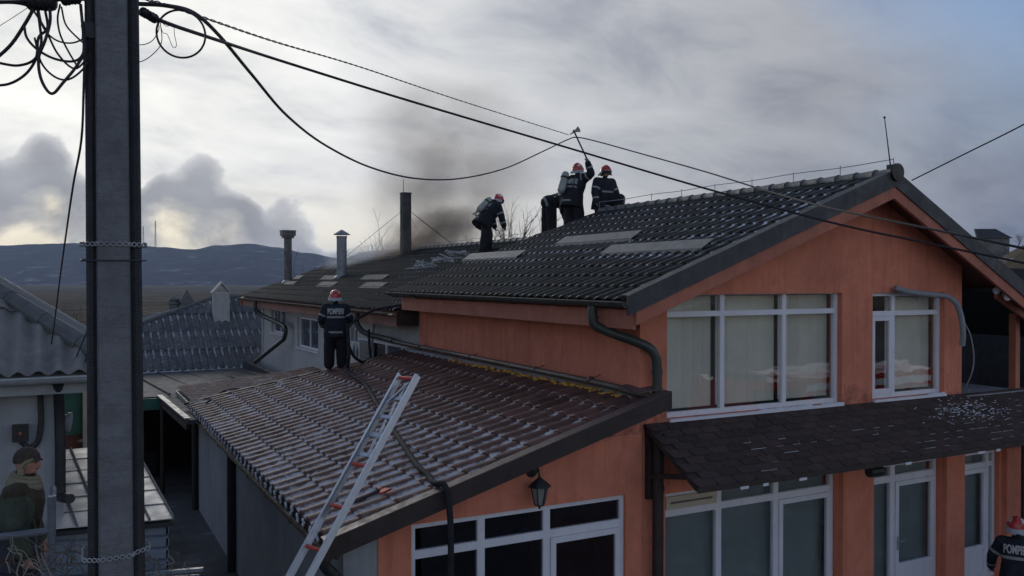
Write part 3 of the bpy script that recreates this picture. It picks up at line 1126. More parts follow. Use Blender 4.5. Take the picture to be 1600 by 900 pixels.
# eave board, gutter and the swan neck downpipe
MB().box(EAVE_X + .08, EAVE_X + .13, VERGE_Y + .09, END_Y - .4, EAVE_Z - .42, EAVE_Z - .14).build('fascia', 'orange_board', house)
MB().box(EAVE_X + .13, WX0, WY - .3, END_Y - .42, EAVE_Z - .22, EAVE_Z - .18).build('soffit', 'soffit_brown', house)


def gutter(parent, a, b, r, m, nm='gutter', n=9):
    a, b = Vector(a), Vector(b)
    d = (b - a).normalized()
    side = d.cross(Vector((0, 0, 1))).normalized()
    mb = MB()
    prof = []
    for j in range(n + 1):
        t = math.pi + math.pi * j / n
        prof.append((r * math.cos(t), r * math.sin(t)))
    prof = [(-r - .012, .012), (-r - .014, -.004)] + prof + [(r + .012, .0)]
    prof += [(p[0] * .88, p[1] * .88 + .004) for p in reversed(prof[2:-1])]
    pts = [a + side * p[0] + Vector((0, 0, p[1])) for p in prof]
    mb.prism(pts, b - a)
    k = max(2, int((b - a).length / 1.6))
    for i in range(k + 1):
        c = a.lerp(b, (i + .2) / (k + .4))
        ring = [c + side * ((r + .006) * math.cos(math.pi + math.pi * j / 8)) + Vector((0, 0, (r + .006) * math.sin(math.pi + math.pi * j / 8))) for j in range(9)]
        mb.tube(ring, .009, 5)
    return mb.build(nm, m, parent, True)


gutter(house, (EAVE_X - .07, VERGE_Y + .02, EAVE_Z - .03), (EAVE_X - .07, END_Y + .1, EAVE_Z - .01), .085, 'gutter_green')
dp = MB()
q0 = Vector((EAVE_X - .07, 10.80, EAVE_Z - .10))
dp.tube(smooth_path([q0, q0 + Vector((0, 0, -.17)), q0 + Vector((.08, -.05, -.33)), Vector((7.70, 10.43, 4.34)), Vector((7.87, 10.37, 4.18)), Vector((7.91, 10.36, 3.98)), Vector((7.91, 10.36, 3.42))], 5), .074, 12)
for p in (q0 + Vector((0, 0, -.15)), Vector((7.91, 10.36, 3.95)), Vector((7.91, 10.36, 3.60))):
    dp.tube([p, p + Vector((0, 0, -.05))], .086, 12)
dp.build('downpipe', 'gutter_green', house, True)
d2 = MB()
d2.tube([(7.93, 10.36, 3.03), (7.93, 10.36, 2.0), (7.93, 10.36, -.6)], .085, 12)
for z in (2.2, .4):
    d2.tube([(7.93, 10.36, z), (7.93, 10.36, z - .06)], .098, 12)
d2.build('downpipe', 'dark_brown_metal', house, True)
# snow guards: bent sheet strips on the tiles
def plane_pt(x, y, lift=.075):
    """sight line met with the main left slope"""
    n = nL
    o_ = Vector((EAVE_X, 0, EAVE_Z)) + n * lift
    v = P(x, y, d=1.0) - Vector((0, 0, CAM_Z))
    t = (o_ - Vector((0, 0, CAM_Z))).dot(n) / v.dot(n)
    return Vector((0, 0, CAM_Z)) + v * t


for (ax, ay, bx, by) in ((868, 381, 996, 368), (938, 396, 1109, 382), (722, 406, 808, 401)):
    a, b = plane_pt(ax, ay), plane_pt(bx, by)
    b.x, b.z = a.x, a.z
    vv = vL.normalized()
    mb = MB()
    mb.prism([a, b, b + vv * .30 + nL * .06, a + vv * .30 + nL * .06], nL * .006)
    mb.prism([a, b, b - nL * .05 - vv * .03, a - nL * .05 - vv * .03], vv * .006)
    for t in (.1, .5, .9):
        c = a.lerp(b, t) + vv * .24
        mb.beam(c, c - nL * .08, .03, .03, (0, 1, 0))
    mb.build('snow_guard', 'flat_grey_sheet', roof)

# ------------------------------------------------------------------ shingled awning
AW_T, AW_B, AW_YT, AW_YB = 3.125, 2.42, WY - .004, 9.28
AX0, AX1 = 7.78, 17.6
aw = thing('awning', 'dark bitumen shingle awning running above the ground floor doors', 'awning', (12.6, 9.9, 2.4))
vA = Vector((0, AW_YT - AW_YB, AW_T - AW_B))
nA = Vector((0, -vA.z, vA.y)).normalized()
c0, c1 = Vector((AX0, AW_YB, AW_B)), Vector((AX1, AW_YB, AW_B))
deck = MB()
deck.prism([c0, c1, c1 + vA, c0 + vA], -nA * .06)
deck = deck.build('deck', 'dark_brown_metal', aw)
va = vA.normalized()
sh = MB()
SW, SE = .36, .155
pts = [(.03, 0), (SW - .03 - .0, 0), (SW - .004, .055), (SW - .004, SE + .03), (.004, SE + .03), (.004, .055)]
sh.prism([(a, b, .014 if b < .1 else .004) for a, b in pts], (0, 0, .007))
shm = sh.mesh('shingle', 'shingle')
rotA = Matrix((Vector((1, 0, 0)), va, nA)).transposed()
nrow = int(vA.length / SE)
for r in range(nrow):
    for c in range(int((AX1 - AX0) / SW) + 1):
        x = AX0 + c * SW - (SW / 2 if r % 2 else 0)
        if x < AX0 - .02 or x + SW > AX1 + .02:
            continue
        o = mesh_obj('shingle', shm, None)
        M = rotA.to_4x4()
        M.translation = Vector((x, AW_YB, AW_B)) + va * (r * SE - .01) + nA * (random.uniform(0, .004))
        o.matrix_basis = M
        o.parent = deck
# snow caught on the shingle edges
sn = MB()
rnd = random.Random(4)
for r in range(1, nrow - 1):
    for c in range(int((AX1 - AX0) / SW) + 1):
        x = AX0 + c * SW - (SW / 2 if r % 2 else 0)
        if x < 9.0:
            continue
        dens = noise.noise(Vector((x * .55, r * .35, 4.2))) + .25 * sm(10, 13.5, x) - .12
        if dens < rnd.uniform(-.12, .25):
            continue
        pl = [(SW - .004, .09), (SW - .006, .05), (SW - .03, -.002), (SW * .5, -.004), (.03, -.002), (.006, .05)]
        i0 = rnd.choice((0, 0, 1, 2))
        i1 = max(i0 + 1, rnd.choice((2, 3, 3, 4)))
        q = [Vector((x, AW_YB, AW_B)) + Vector((a, 0, 0)) + va * (r * SE - .012 + b) + nA * .018 for a, b in pl[i0:i1 + 1]]
        w_ = rnd.uniform(.002, .005)
        sn.tube(q, [w_ * rnd.uniform(.4, 1.1) for _ in q], 5)
for k in range(210):
    c = Vector((rnd.gauss(14.9, .55), AW_YB, AW_B)) + va * rnd.gauss(.95, .17) + nA * .02
    sn.ball(c, (rnd.uniform(.008, .045), rnd.uniform(.006, .02), .006), 7, 4)
o = sn.build('snow_dusting', 'snow', aw)
o['kind'] = 'stuff'
bk = MB()
bk.box(AX0 + .02, AX0 + .13, WY - .09, WY - .006, 2.0, 3.02)
bk.beam((AX0 + .075, WY - .05, 2.35), (AX0 + .075, AW_YB + .35, 2.50), .07, .07)
bk.build('bracket', 'dark_brown_metal', aw)
MB().prism([c0 + Vector((0, -.012, .01)), c1 + Vector((0, -.012, .01)), c1 + Vector((0, -.012, -.07)), c0 + Vector((0, -.012, -.07))], (0, .01, 0)).build('edge_trim', 'dark_brown_metal', aw)
# pale strips added for the window frame tops glimpsed below the edge
for i, x in enumerate((8.55, 8.98, 9.7, 12.05, 13.9, 14.4)):
    d_ = MB().box(x, x + random.uniform(.10, .2), AW_YB - .02, AW_YB - .012, AW_B - .10, AW_B - .06)
    d_.build('frame_glimpse', 'white_pvc', aw)

# small side roof beside the balcony
sr = thing('lean_to_roof', 'short sloping roof edge with orange board right of the balcony', 'roof', (17.2, 10.3, 4.7))
e0, e1 = P(1558, 455, Y=10.25), P(1660, 530, Y=10.25)
MB().prism([e0, e1, e1 + Vector((0, 0, -.14)), e0 + Vector((0, 0, -.14))], (0, .06, 0)).build('board', 'orange_board', sr)
MB().prism([e0 + Vector((0, -.03, .06)), e1 + Vector((0, -.03, .06)), e1 + Vector((0, -.03, .002)), e0 + Vector((0, -.03, .002))], (0, 2.6, 0)).build('cover', 'dark_metal', sr)

# ------------------------------------------------------------------ annexe with brown tiled roof
AY = 10.45
AXE, AZE, AXT, AZT = 2.88, 2.12, 7.69, 3.50
annexe = thing('annexe', 'lower annexe with brown snow dusted tile roof and orange front', 'annexe', (5.4, 15, -.6))
vB = Vector((AXT - AXE, 0, AZT - AZE))
SB = vB.z / vB.x


def annexe_z(x):
    return AZE + (x - AXE) * SB


AW1 = (4.02, 7.40, -.58, 2.12)
mb = wall_mesh(3.57, 7.70, -.6, 2.14, AY, .25, [AW1])
mb.prism([(3.57, AY, 2.14), (7.70, AY, 2.14), (7.70, AY, annexe_z(7.7) - .14), (3.57 + .04, AY, 2.1405)], (0, .25, 0))
mb.build('front_wall', 'orange_render', annexe)
MB().prism([(3.12, AY + .02, -.6), (3.5699, AY + .02, -.6), (3.5699, AY + .02, annexe_z(3.57) - .14), (3.12, AY + .02, annexe_z(3.12) - .14)], (0, .22, 0)).build('front_return', 'grey_render', annexe)
MB().prism([(3.12, AY + .24, -.6), (3.12, 23.6, -.6), (3.12, 23.6, annexe_z(3.12) - .14), (3.12, AY + .24, annexe_z(3.12) - .14)], (.22, 0, 0)).build('side_wall', 'grey_render', annexe)
MB().prism([(3.34, 20.6, -.6), (7.7, 20.6, -.6), (7.7, 20.6, 3.3), (3.34, 20.6, 2.1)], (0, .2, 0)).build('rear_wall', 'grey_render', annexe)
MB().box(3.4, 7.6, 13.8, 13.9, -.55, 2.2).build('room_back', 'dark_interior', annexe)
aw_win = window(annexe, 'window', *AW1, AY + .05, (5.05, 6.08), 1.70, 'glass_dark', {(2, 0): 'plain'}, fw=.07, bw=.11, panel_below=.0)
deck = MB()
O = Vector((AXE, 10.12, AZE - .03))
deck.prism([O, O + vB, O + vB + Vector((0, 10.0, 0)), O + Vector((0, 12.95, 0))], (0, 0, -.08))
aroof = deck.build('roof', 'dark_brown_metal', annexe)
LB = vB.length
tile_roof(aroof, (AXE - .03, 10.20, AZE), (0, 1, 0), vB, 38, 10, .343, LB / 10 + .001, 'tile_brown',
          lambda a, b: a < 12.98 - 3.0 * b / LB, .05, .045, 300)
# front verge: fascia, top flashing, crumbling mortar under it
nB = Vector((-vB.z, 0, vB.x)).normalized()
e0, e1 = Vector((AXE - .10, 10.08, AZE - .02)), Vector((AXT + .28, 10.08, annexe_z(AXT + .28) + .0))
MB().prism([e0 + Vector((0, 0, .07)), e1 + Vector((0, 0, .07)), e1 + Vector((0, 0, -.17)), e0 + Vector((0, 0, -.17))], (0, .035, 0)).build('fascia', 'dark_brown_metal', annexe)
MB().prism([e0 + Vector((0, 0, .074)), e1 + Vector((0, 0, .074)), e1 + Vector((0, .19, .074)), e0 + Vector((0, .19, .074))], nB * .012).build('verge_flashing', 'trim_brown', aroof)
MB().prism([e1 + Vector((-.45, .2, .05)), e1 + Vector((.0, .2, .09)), e1 + Vector((0, .75, .14)), e1 + Vector((-.40, .75, .10))], (0, 0, .012)).build('corner_flashing', 'trim_brown', aroof)
mo = MB()
for k in range(90):
    t = k / 89
    p = e0.lerp(e1, .05 + .93 * t) + Vector((0, .12, -.165 + random.uniform(-.02, .012)))
    mo.ball(p, (.05, .045, random.uniform(.018, .04)), 6, 4)
mo.build('mortar', 'grey_render', annexe, True)
# eave board and gutter along the yard
MB().box(AXE + .06, AXE + .10, 10.2, 22.9, AZE - .22, AZE - .1).build('eave_board', 'dark_brown_metal', annexe)
gutter(annexe, (AXE - .03, 10.14, AZE - .15), (AXE - .03, 23.0, AZE - .13), .055, 'dark_brown_metal')
# snow and ice hanging at the open tile ends
rnd = random.Random(21)
es = MB()
for k in range(36):
    yy = 10.2 + (k + .10) * .343
    for q in range(3):
        es.ball((AXE - .055 + rnd.uniform(-.012, .012), yy + rnd.uniform(-.03, .03), AZE + .005 - .03 * q + rnd.uniform(-.01, .01)), (.018, rnd.uniform(.02, .045), rnd.uniform(.02, .04)), 7, 5)
    if rnd.random() < .75:
        es.ball((AXE - .02, yy + .17, AZE + .07), (.035, rnd.uniform(.05, .09), .016), 7, 5)
o = es.build('eave_snow', 'snow', aroof, True)
o['kind'] = 'stuff'
for yy, nm in ((18.0, 'downpipe'), (23.3, 'downpipe')):
    MB().tube([(3.04, yy, 2.0), (3.04, yy, 1.0), (3.04, yy, -.6)], .085, 10).build('downpipe', 'black_plastic', annexe, True)
MB().tube(smooth_path([(AXE - .05, 10.32, 2.0), (AXE - .03, 10.33, 1.8), (3.0, 10.36, 1.6), (3.03, 10.38, 1.2), (3.03, 10.38, -.6)], 4), .075, 10).build('downpipe', 'black_plastic', annexe, True)
# far edge cap of the brown roof
f0, f1 = O + Vector((0, 12.98, .08)), O + vB + Vector((0, 10.0, .08))
MB().beam(f0 + Vector((-.1, 0, .0)), f1, .12, .06).build('edge_cap', 'dark_brown_metal', aroof)
# pvc foam squeezed out under the wall junction
fo = MB()
rnd = random.Random(12)
for k in range(230):
    t = rnd.random()
    yy = 10.75 + (17.3 - 10.75) * t
    fo.ball((7.56 + rnd.uniform(-.05, .05), yy, annexe_z(7.5) + .075 + rnd.uniform(-.03, .05)), (rnd.uniform(.025, .045), rnd.uniform(.03, .075), rnd.uniform(.018, .036)), 7, 5)
o = fo.build('foam_seal', 'foam_yellow', aroof, True)
o['kind'] = 'stuff'
MB().prism([(7.60, 10.6, annexe_z(7.6) + .02), (7.60, 20.2, annexe_z(7.6) + .02), (7.60, 20.2, annexe_z(7.6) + .14), (7.60, 10.6, annexe_z(7.6) + .14)], (.1, 0, 0)).build('wall_flashing', 'grey_render', aroof)
# wall lantern
lp = P(843, 768, Y=AY - .22)
lan = thing('wall_lantern', 'black wrought iron lantern on the orange annexe wall', 'lantern', lp)
MB().lathe(lp + Vector((0, .22, .24)), [(.0, -.02), (.10, -.02), (.10, 0), (.07, .012), (0, .014)], 14, (0, -1, 0)).build('back_plate', 'lamp_iron', lan, True)
MB().tube(smooth_path([lp + Vector((0, .2, .24)), lp + Vector((0, .12, .30)), lp + Vector((0, .03, .28)), lp + Vector((0, 0, .17))], 5), .016, 8).build('arm', 'lamp_iron', lan, True)
MB().lathe(lp + Vector((0, 0, .06)), [(.165, 0), (.16, .012), (.09, .075), (.045, .11), (.02, .13), (.02, .15), (0, .16)], 6).build('hood', 'lamp_iron', lan)
MB().lathe(lp + Vector((0, 0, -.19)), [(.062, 0), (.112, .24)], 6).build('glass', 'lamp_glass', lan)
lb = MB()
for k in range(6):
    a = 2 * math.pi * k / 6
    e = Vector((0, 0, 1)).orthogonal().normalized()
    f = Vector((0, 0, 1)).cross(e)
    u_ = e * math.cos(a) + f * math.sin(a)
    lb.tube([lp + u_ * .066 + Vector((0, 0, -.19)), lp + u_ * .117 + Vector((0, 0, .055))], .009, 5)
lb.lathe(lp + Vector((0, 0, -.25)), [(.0, 0), (.02, .015), (.02, .04), (.07, .055), (.07, .07)], 6)
lb.build('cage', 'lamp_iron', lan)

# drain line along the house wall over the brown roof
dr = MB()
dr.tube(smooth_path([(7.55, 20.9, 3.75), (7.55, 20.0, 3.72), (7.52, 15, 3.70), (7.52, 11.2, 3.67), (7.58, 10.62, 3.62), (7.80, 10.36, 3.56), (7.91, 10.36, 3.44)], 4), .052, 10)
for y in (19, 16.2, 13.4, 11.6):
    dr.tube([(7.52, y, 3.70), (7.52, y - .05, 3.70)], .062, 10)
    dr.tube([(7.55, y - .02, 3.72), (7.70, y - .02, 3.78)], .008, 5)
dr.build('drain_line', 'gutter_brown', house, True)

# strip of older roof beyond the annexe
st = thing('old_strip_roof', 'narrow strip of fine ribbed tile roof behind the brown roof', 'roof', (4.5, 24, 2.0))
vS = Vector((3.6, 0, .52))
Os = Vector((2.95, 22.2, 2.20))
MB().prism([Os + Vector((0, 0, -.02)), Os + vS + Vector((0, -2, -.02)), Os + vS + Vector((0, 2.7, -.02)), Os + Vector((0, 3.9, -.02))], (0, 0, -.07)).build('deck', 'dark_brown_metal', st)
rd = st.children[0]
tile_roof(rd, Os, (0, 1, 0), vS, 24, 8, .17, vS.length / 8, 'tile_brown', lambda a, b: a < 3.95 - 1.2 * b / vS.length and a > .45 - 2.0 * b / vS.length, .03, .03, 170)
MB().prism([Os + Vector((-.06, .5, -.05)), Os + Vector((-.06, 3.95, -.05)), Os + Vector((-.06, 3.95, -.17)), Os + Vector((-.06, .5, -.17))], (.03, 0, 0)).build('eave_trim', 'flat_grey_sheet', st)
MB().box(6.0, 6.4, 21.2, 25.2, -.8, 2.3).build('wall', 'dark_interior', st)

# ------------------------------------------------------------------ rear wing
BEX, BEZ, BRZ, BY0, BY1 = 7.12, 4.55, 6.50, 19.55, 39.7
rear = thing('rear_building', 'long grey rendered rear building with dark smoking tile roof', 'building', (10, 30, -1))
BS = (BRZ - BEZ) / (RIDGE_X - BEX)
STEP_Y = 32.2


def wall_x(X, y0, y1, z0, z1, th, holes, m, nm):
    """wall facing -X: built through the -Y helper then turned"""
    w = wall_mesh(-y1, -y0, z0, z1, X, th, [(-h[1], -h[0], h[2], h[3]) for h in holes])
    w.v = [(y, -x, z) for x, y, z in w.v]
    return w.build(nm, m, rear)


def wy(xpix, X):
    return P(xpix, HORIZON, X=X).y


wins = []
for (xa, xb, ya, yb, X) in ((424, 446, 484, 521, 8.05), (464, 497, 497, 546, 7.75), (548, 560, 512, 556, 7.75)):
    y1_, y0_ = wy(xa, X), wy(xb, X)
    dm = P((xa + xb) / 2, 0, X=X)
    dd = (FWD.dot(dm))
    wins.append((y0_, y1_, CAM_Z - (yb - HORIZON) / FPX * dd, CAM_Z - (ya - HORIZON) / FPX * dd, X))
glz = (19.75, 24.6, .3, 3.62)
wall_x(7.75, 19.52, STEP_Y, -1, BEZ - .18, .25, [wins[1][:4], wins[2][:4], glz], 'pale_render', 'wall')
wall_x(8.05, STEP_Y, 39.2, -1.4, BEZ - .08, .25, [wins[0][:4]], 'pale_render', 'wall')
MB().box(8.0, 16.4, 39.2, 39.45, -1.4, 4.6).build('end_wall', 'pale_render', rear)
MB().box(10.4, 10.5, 19.6, 39.2, -1, 4.9).build('corridor_wall', 'dark_interior', rear)


def window_x(parent, y0, y1, z0, z1, X, nv=1, glass='glass_dark', hz=None):
    mb = MB()
    w = .07

    def bx(a, b, c, d, t0=0.0, t1=.07):
        mb.box(X + t0, X + t1, a, b, c, d)
    bx(y0, y0 + w, z0, z1)
    bx(y1 - w, y1, z0, z1)
    bx(y0 + w, y1 - w, z0, z0 + w)
    bx(y0 + w, y1 - w, z1 - w, z1)
    ys = [y0 + w]
    for k in range(1, nv + 1):
        c = y0 + (y1 - y0) * k / (nv + 1)
        bx(c - w / 2, c + w / 2, z0 + w, z1 - w, .002, .068)
        ys += [c - w / 2, c + w / 2]
    ys.append(y1 - w)
    o = mb.build('window', 'white_pvc', parent)
    for k in range(nv + 1):
        MB().box(X + .03, X + .04, ys[2 * k] - .002, ys[2 * k + 1] + .002, z0 + w - .002, z1 - w + .002).build('pane', glass, o)
    MB().box(X - .17, X - .02, y0 - .03, y1 + .03, z0 - .05, z0 - .005).build('sill', 'white_pvc', o)
    return o


for y0_, y1_, z0_, z1_, X in wins:
    window_x(rear, y0_, y1_, z0_, z1_, X + .1, 1)
window_x(rear, *glz, 7.80, 3)
rdeck = MB()
rdeck.prism([(BEX, BY0, BEZ - .03), (RIDGE_X, BY0, BRZ - .03), (RIDGE_X, BY1, BRZ - .03), (BEX, BY1, BEZ - .03)], (0, 0, -.1))
rdeck.prism([(RIDGE_X, BY0, BRZ - .03), (18.1, BY0, BEZ - .03), (18.1, BY1, BEZ - .03), (RIDGE_X, BY1, BRZ - .03)], (0, 0, -.1))
rroof = rdeck.build('roof', 'soffit_brown', rear)
vR = Vector((RIDGE_X - BEX, 0, BRZ - BEZ))
tile_roof(rroof, (BEX - .03, BY0 + .02, BEZ), (0, 1, 0), vR, 77, 12, .261, vR.length / 12, 'tile_back', lambda a, b: True, .036, .035, 0)
o = MB().prism([(RIDGE_X + .05, BY0, BRZ + .01), (18.15, BY0, BEZ + .01), (18.15, BY1, BEZ + .01), (RIDGE_X + .05, BY1, BRZ + .01)], (0, 0, .03)).build('far_slope', 'dark_metal', rroof)
for k in range(48):
    o = mesh_obj('ridge_cap', capm, None)
    o.matrix_basis = Matrix.Translation((RIDGE_X, BY0 + .2 + k * .415, BRZ + .02))
    o.parent = rroof
# near verge: bright edge strip, dark box below where it dies into the orange wall
MB().prism([(BEX - .05, BY0 - .06, BEZ + .06), (8.6, BY0 - .06, BEZ + .06 + BS * 1.53), (8.6, BY0 + .08, BEZ + .06 + BS * 1.53), (BEX - .05, BY0 + .08, BEZ + .06)], (0, 0, .02)).build('verge_flashing', 'flat_grey_sheet', rroof)
MB().box(BEX + .02, 7.70, BY0 - .05, BY0 + .02, BEZ - .34, BEZ + .03).build('verge_board', 'dark_brown_metal', rear)
MB().box(BEX + .10, BEX + .15, BY0 + .05, BY1 - .1, BEZ - .38, BEZ - .12).build('fascia', 'fascia_dull', rear)
MB().box(BEX + .15, 8.04, BY0 + .03, BY1 - .1, BEZ - .24, BEZ - .20).build('soffit', 'soffit_brown', rear)
MB().box(BEX, 10, BY1 - .05, BY1, BEZ - .38, BEZ - .14).build('end_board', 'orange_board', rear)
gutter(rear, (BEX - .06, BY0 + .2, BEZ - .05), (BEX - .06, BY1, BEZ - .03), .07, 'gutter_brown')


def rear_pt(x, y, lift=.05):
    n = Vector((-vR.z, 0, vR.x)).normalized()
    o_ = Vector((BEX, 0, BEZ)) + n * lift
    c = Vector((0, 0, CAM_Z))
    v = P(x, y, d=1.0) - c
    return c + v * ((o_ - c).dot(n) / v.dot(n))


nR = Vector((-vR.z, 0, vR.x)).normalized()
for (ax, ay, bx, by) in ((440, 446, 462, 444), (455, 437, 471, 435), (492, 448, 524, 446), (497, 438, 527, 435), (560, 450, 600, 448), (560, 438, 601, 436)):
    a, b = rear_pt(ax, ay), rear_pt(bx, by)
    b.x, b.z = a.x, a.z
    vv = vR.normalized()
    MB().prism([a, b, b + vv * .32 + nR * .08, a + vv * .32 + nR * .08], nR * .01).build('snow_guard', 'guard_sheet', rroof)
# swan neck pipe at the far end, and the near one that feeds the drain line
MB().tube(smooth_path([P(399, 470, X=BEX - .05), P(399, 482, X=BEX - .05), P(410, 493, X=7.3), P(440, 507, X=7.62), P(446, 515, X=7.62), P(444, 528, X=7.62), P(437, 535, X=7.55), P(398, 566, X=7.0)], 5), .085, 10).build('downpipe', 'gutter_green', rear, True)
MB().tube(smooth_path([(7.06, 22.4, 4.42), (7.06, 22.4, 4.15), (7.2, 22.2, 3.9), (7.5, 21.5, 3.78), (7.55, 20.9, 3.75)], 5), .075, 10).build('downpipe', 'gutter_green', rear, True)

# flues and the black stack
def flue(name, label, px_, y_base, y_top, r, style, m):
    b = rear_pt(px_, y_base, .0)
    h = (y_base - y_top) / FPX * FWD.dot(b)
    t = thing(name, label, 'chimney', b)
    b0 = b + Vector((0, 0, -.15))
    pr = MB()
    segs = 3
    for k in range(segs):
        z0, z1 = (h + .15) * k / segs, (h + .15) * (k + 1) / segs
        pr.lathe(b0, [(r, z0), (r, z1 - .04), (r * 1.06, z1 - .03), (r * 1.06, z1)], 18)
    pr.build('pipe', m, t, True)
    MB().lathe(b + nR * 0, [(r * 2.0, -.10), (r * 1.3, .06), (r * 1.05, .10)], 18).build('collar', 'zinc_dull', t, True)
    top = b + Vector((0, 0, h))
    if style == 'box':
        cp = MB()
        cp.box(top.x - r * 1.35, top.x + r * 1.35, top.y - r * 1.35, top.y + r * 1.35, top.z + .0, top.z + .10)
        cp.box(top.x - r * 1.7, top.x + r * 1.7, top.y - r * 1.7, top.y + r * 1.7, top.z + .10, top.z + .30)
        cp.box(top.x - r * 1.8, top.x + r * 1.8, top.y - r * 1.8, top.y + r * 1.8, top.z + .301, top.z + .34)
        cp.build('cowl', 'sooty_steel', t)
    else:
        MB().lathe(top, [(r * 1.06, .0), (r * 1.06, .05)], 18).build('rim', 'flue_zinc', t, True)
        MB().lathe(top + Vector((0, 0, .10)), [(r * 1.75, 0), (r * 1.7, .015), (r * .9, .11), (.01, .20)], 18).build('cone_cap', 'flue_zinc', t, True)
        l_ = MB()
        for k in range(3):
            a = 2.1 * k
            q = Vector((math.cos(a), math.sin(a), 0)) * r
            l_.tube([top + q, top + q + Vector((0, 0, .13))], .012, 5)
        l_.build('cap_legs', 'galvanised', t)
    return t


flue('flue_pipe', 'sooty metal flue with square cowl, leftmost on the rear roof', 450, 441, 372, .17, 'box', 'sooty_steel')
flue('flue_pipe', 'shiny galvanised flue with conical cap on the rear roof', 534, 434, 371, .19, 'cone', 'flue_zinc')
sb = Vector((RIDGE_X - .6, P(634, 398, X=RIDGE_X - .6).y, BRZ - .25))
stk = thing('smoke_stack', 'tall black square stack standing in smoke on the rear ridge', 'chimney', sb)
sd = FWD.dot(sb)
sh_ = (396 - 299) / FPX * sd
MB().prism([(sb.x - .17, sb.y - .17, sb.z - .1), (sb.x + .17, sb.y - .17, sb.z - .1), (sb.x + .17, sb.y + .17, sb.z - .1), (sb.x - .17, sb.y + .17, sb.z - .1)], (0, 0, sh_ + .1)).build('shaft', 'black_stack', stk)
tz = sb.z + sh_
MB().box(sb.x - .185, sb.x + .185, sb.y - .185, sb.y + .185, tz + .001, tz + .05).build('rim', 'black_stack', stk)
MB().tube([(sb.x - .15, sb.y - .15, tz), (sb.x - .15, sb.y - .15, tz + .55)], .012, 5).build('rod', 'dark_metal', stk)
gw = MB()
for tx, ty in ((-2.6, 3.0), (1.7, -2.2), (2.2, 2.3), (1.5, -2.6)):
    gx, gy = sb.x + tx, sb.y + ty
    gz = BRZ - abs(gx - RIDGE_X) * BS + .05
    gw.tube([(sb.x, sb.y, tz - .55), (gx, gy, gz)], .008, 4)
gw.build('guy_wires', 'cable_black', stk)
for z in (tz - .55, sb.z + .5):
    MB().box(sb.x - .178, sb.x + .178, sb.y - .178, sb.y + .178, z, z + .04).build('clamp', 'dark_metal', stk)
# lightning wire pegs on the rear ridge
lw = MB()
for k in range(9):
    y = 23.6 + k * 1.25
    lw.tube([(RIDGE_X, y, BRZ + .08), (RIDGE_X, y, BRZ + .26)], .008, 4)
lw.tube([(RIDGE_X, 23.2, BRZ + .24), (RIDGE_X, 28, BRZ + .22), (RIDGE_X, 34, BRZ + .24)], .007, 4)
lw.build('lightning_wire', 'zinc_dull', rroof)

# air conditioner on the rear wall
acp = P(556, 550, X=7.45)
ac = thing('air_conditioner', 'off white outdoor air conditioner unit on the rear wall', 'air conditioner', acp)
MB().box(7.42, 7.72, acp.y - .42, acp.y + .42, acp.z - .32, acp.z + .30).build('case', 'white_unit', ac)
g = MB()
for k in range(5):
    r_ = .06 + .05 * k
    g.tube([(7.415, acp.y - .08 + r_ * math.cos(a * math.pi / 10), acp.z + r_ * math.sin(a * math.pi / 10)) for a in range(20)], .006, 4, closed=True)
g.build('fan_grille', 'dark_metal', ac)
MB().tube(smooth_path([(7.6, acp.y - .44, acp.z - .1), (7.6, acp.y - .8, acp.z - .05), (7.62, acp.y - .95, acp.z + .4), (7.68, acp.y - .95, acp.z + .9)], 5), .04, 8).build('pipe_cover', 'conduit_grey', ac, True)
MB().box(7.44, 7.74, acp.y - .35, acp.y - .31, acp.z - .40, acp.z - .325).build('bracket', 'dark_metal', ac)
MB().box(7.44, 7.74, acp.y + .31, acp.y + .35, acp.z - .40, acp.z - .325).build('bracket', 'dark_metal', ac)

# ------------------------------------------------------------------ corrugated sheet generator
def corrugated(name, parent, O, u, v, width, length, pitch, amp, m, top=None, seg=6, th=.008):
    """one wavy sheet: width along u, length along v; top(uc) limits the length (hip cut)"""
    O, u, v = Vector(O), Vector(u).normalized(), Vector(v).normalized()
    n = u.cross(v)
    if n.z < 0:
        n = -n
    k = max(2, int(width / pitch * seg))
    mb, uv = MB(), []
    for i in range(k + 1):
        a = width * i / k
        L = length if top is None else max(.001, min(length, top(a)))
        h = amp * math.cos(2 * math.pi * a / pitch)
        f = (a / pitch + .42) % 1.0
        for t, dz in ((0, th), (1, th), (0, 0)):
            mb.v.append(tuple(O + u * a + v * (L * t) + n * (h + dz)))
            uv.append((f, t))
    for i in range(k):
        b = i * 3
        mb.f.append((b, b + 3, b + 4, b + 1))
        mb.f.append((b + 2, b + 5, b + 3, b))
    return mesh_obj(name, mb.mesh(name, m, True, uv), parent)


# ------------------------------------------------------------------ grey cottage behind the pole (hip roof in corrugated sheets)
cot = thing('cottage', 'low cottage with snow streaked corrugated hip roof behind the pole', 'house', (3, 44, -2))
CY, CZ, CX0, CX1 = 40.6, 1.32, -2.4, 9.2
capex = P(335, 466, Y=45.8)
MB().box(CX0 + .4, 9.0, CY + .35, 51, -2.2, CZ - .05).build('wall', 'pale_render', cot)
rise_c = capex.z - CZ
run_c = capex.y - CY
vC = Vector((0, run_c, rise_c))
hipx = capex.x
cdeck = MB()
cdeck.prism([(CX0, CY, CZ - .06), (CX1, CY, CZ - .06), (CX1, capex.y, capex.z - .06), (hipx, capex.y, capex.z - .06)], (0, 0, -.05))
cdeck.prism([(CX0, CY, CZ - .07), (hipx, capex.y, capex.z - .07), (CX0, 51, CZ - .07)], (0, 0, -.05))
cdeck.prism([(CX0, 51, CZ - .08), (hipx, capex.y, capex.z - .08), (CX1, capex.y, capex.z - .08), (CX1, 51, CZ - .08)], (0, 0, -.05))
croof = cdeck.build('roof', 'asbestos_dark', cot)
LC = vC.length
rowL = LC / 4
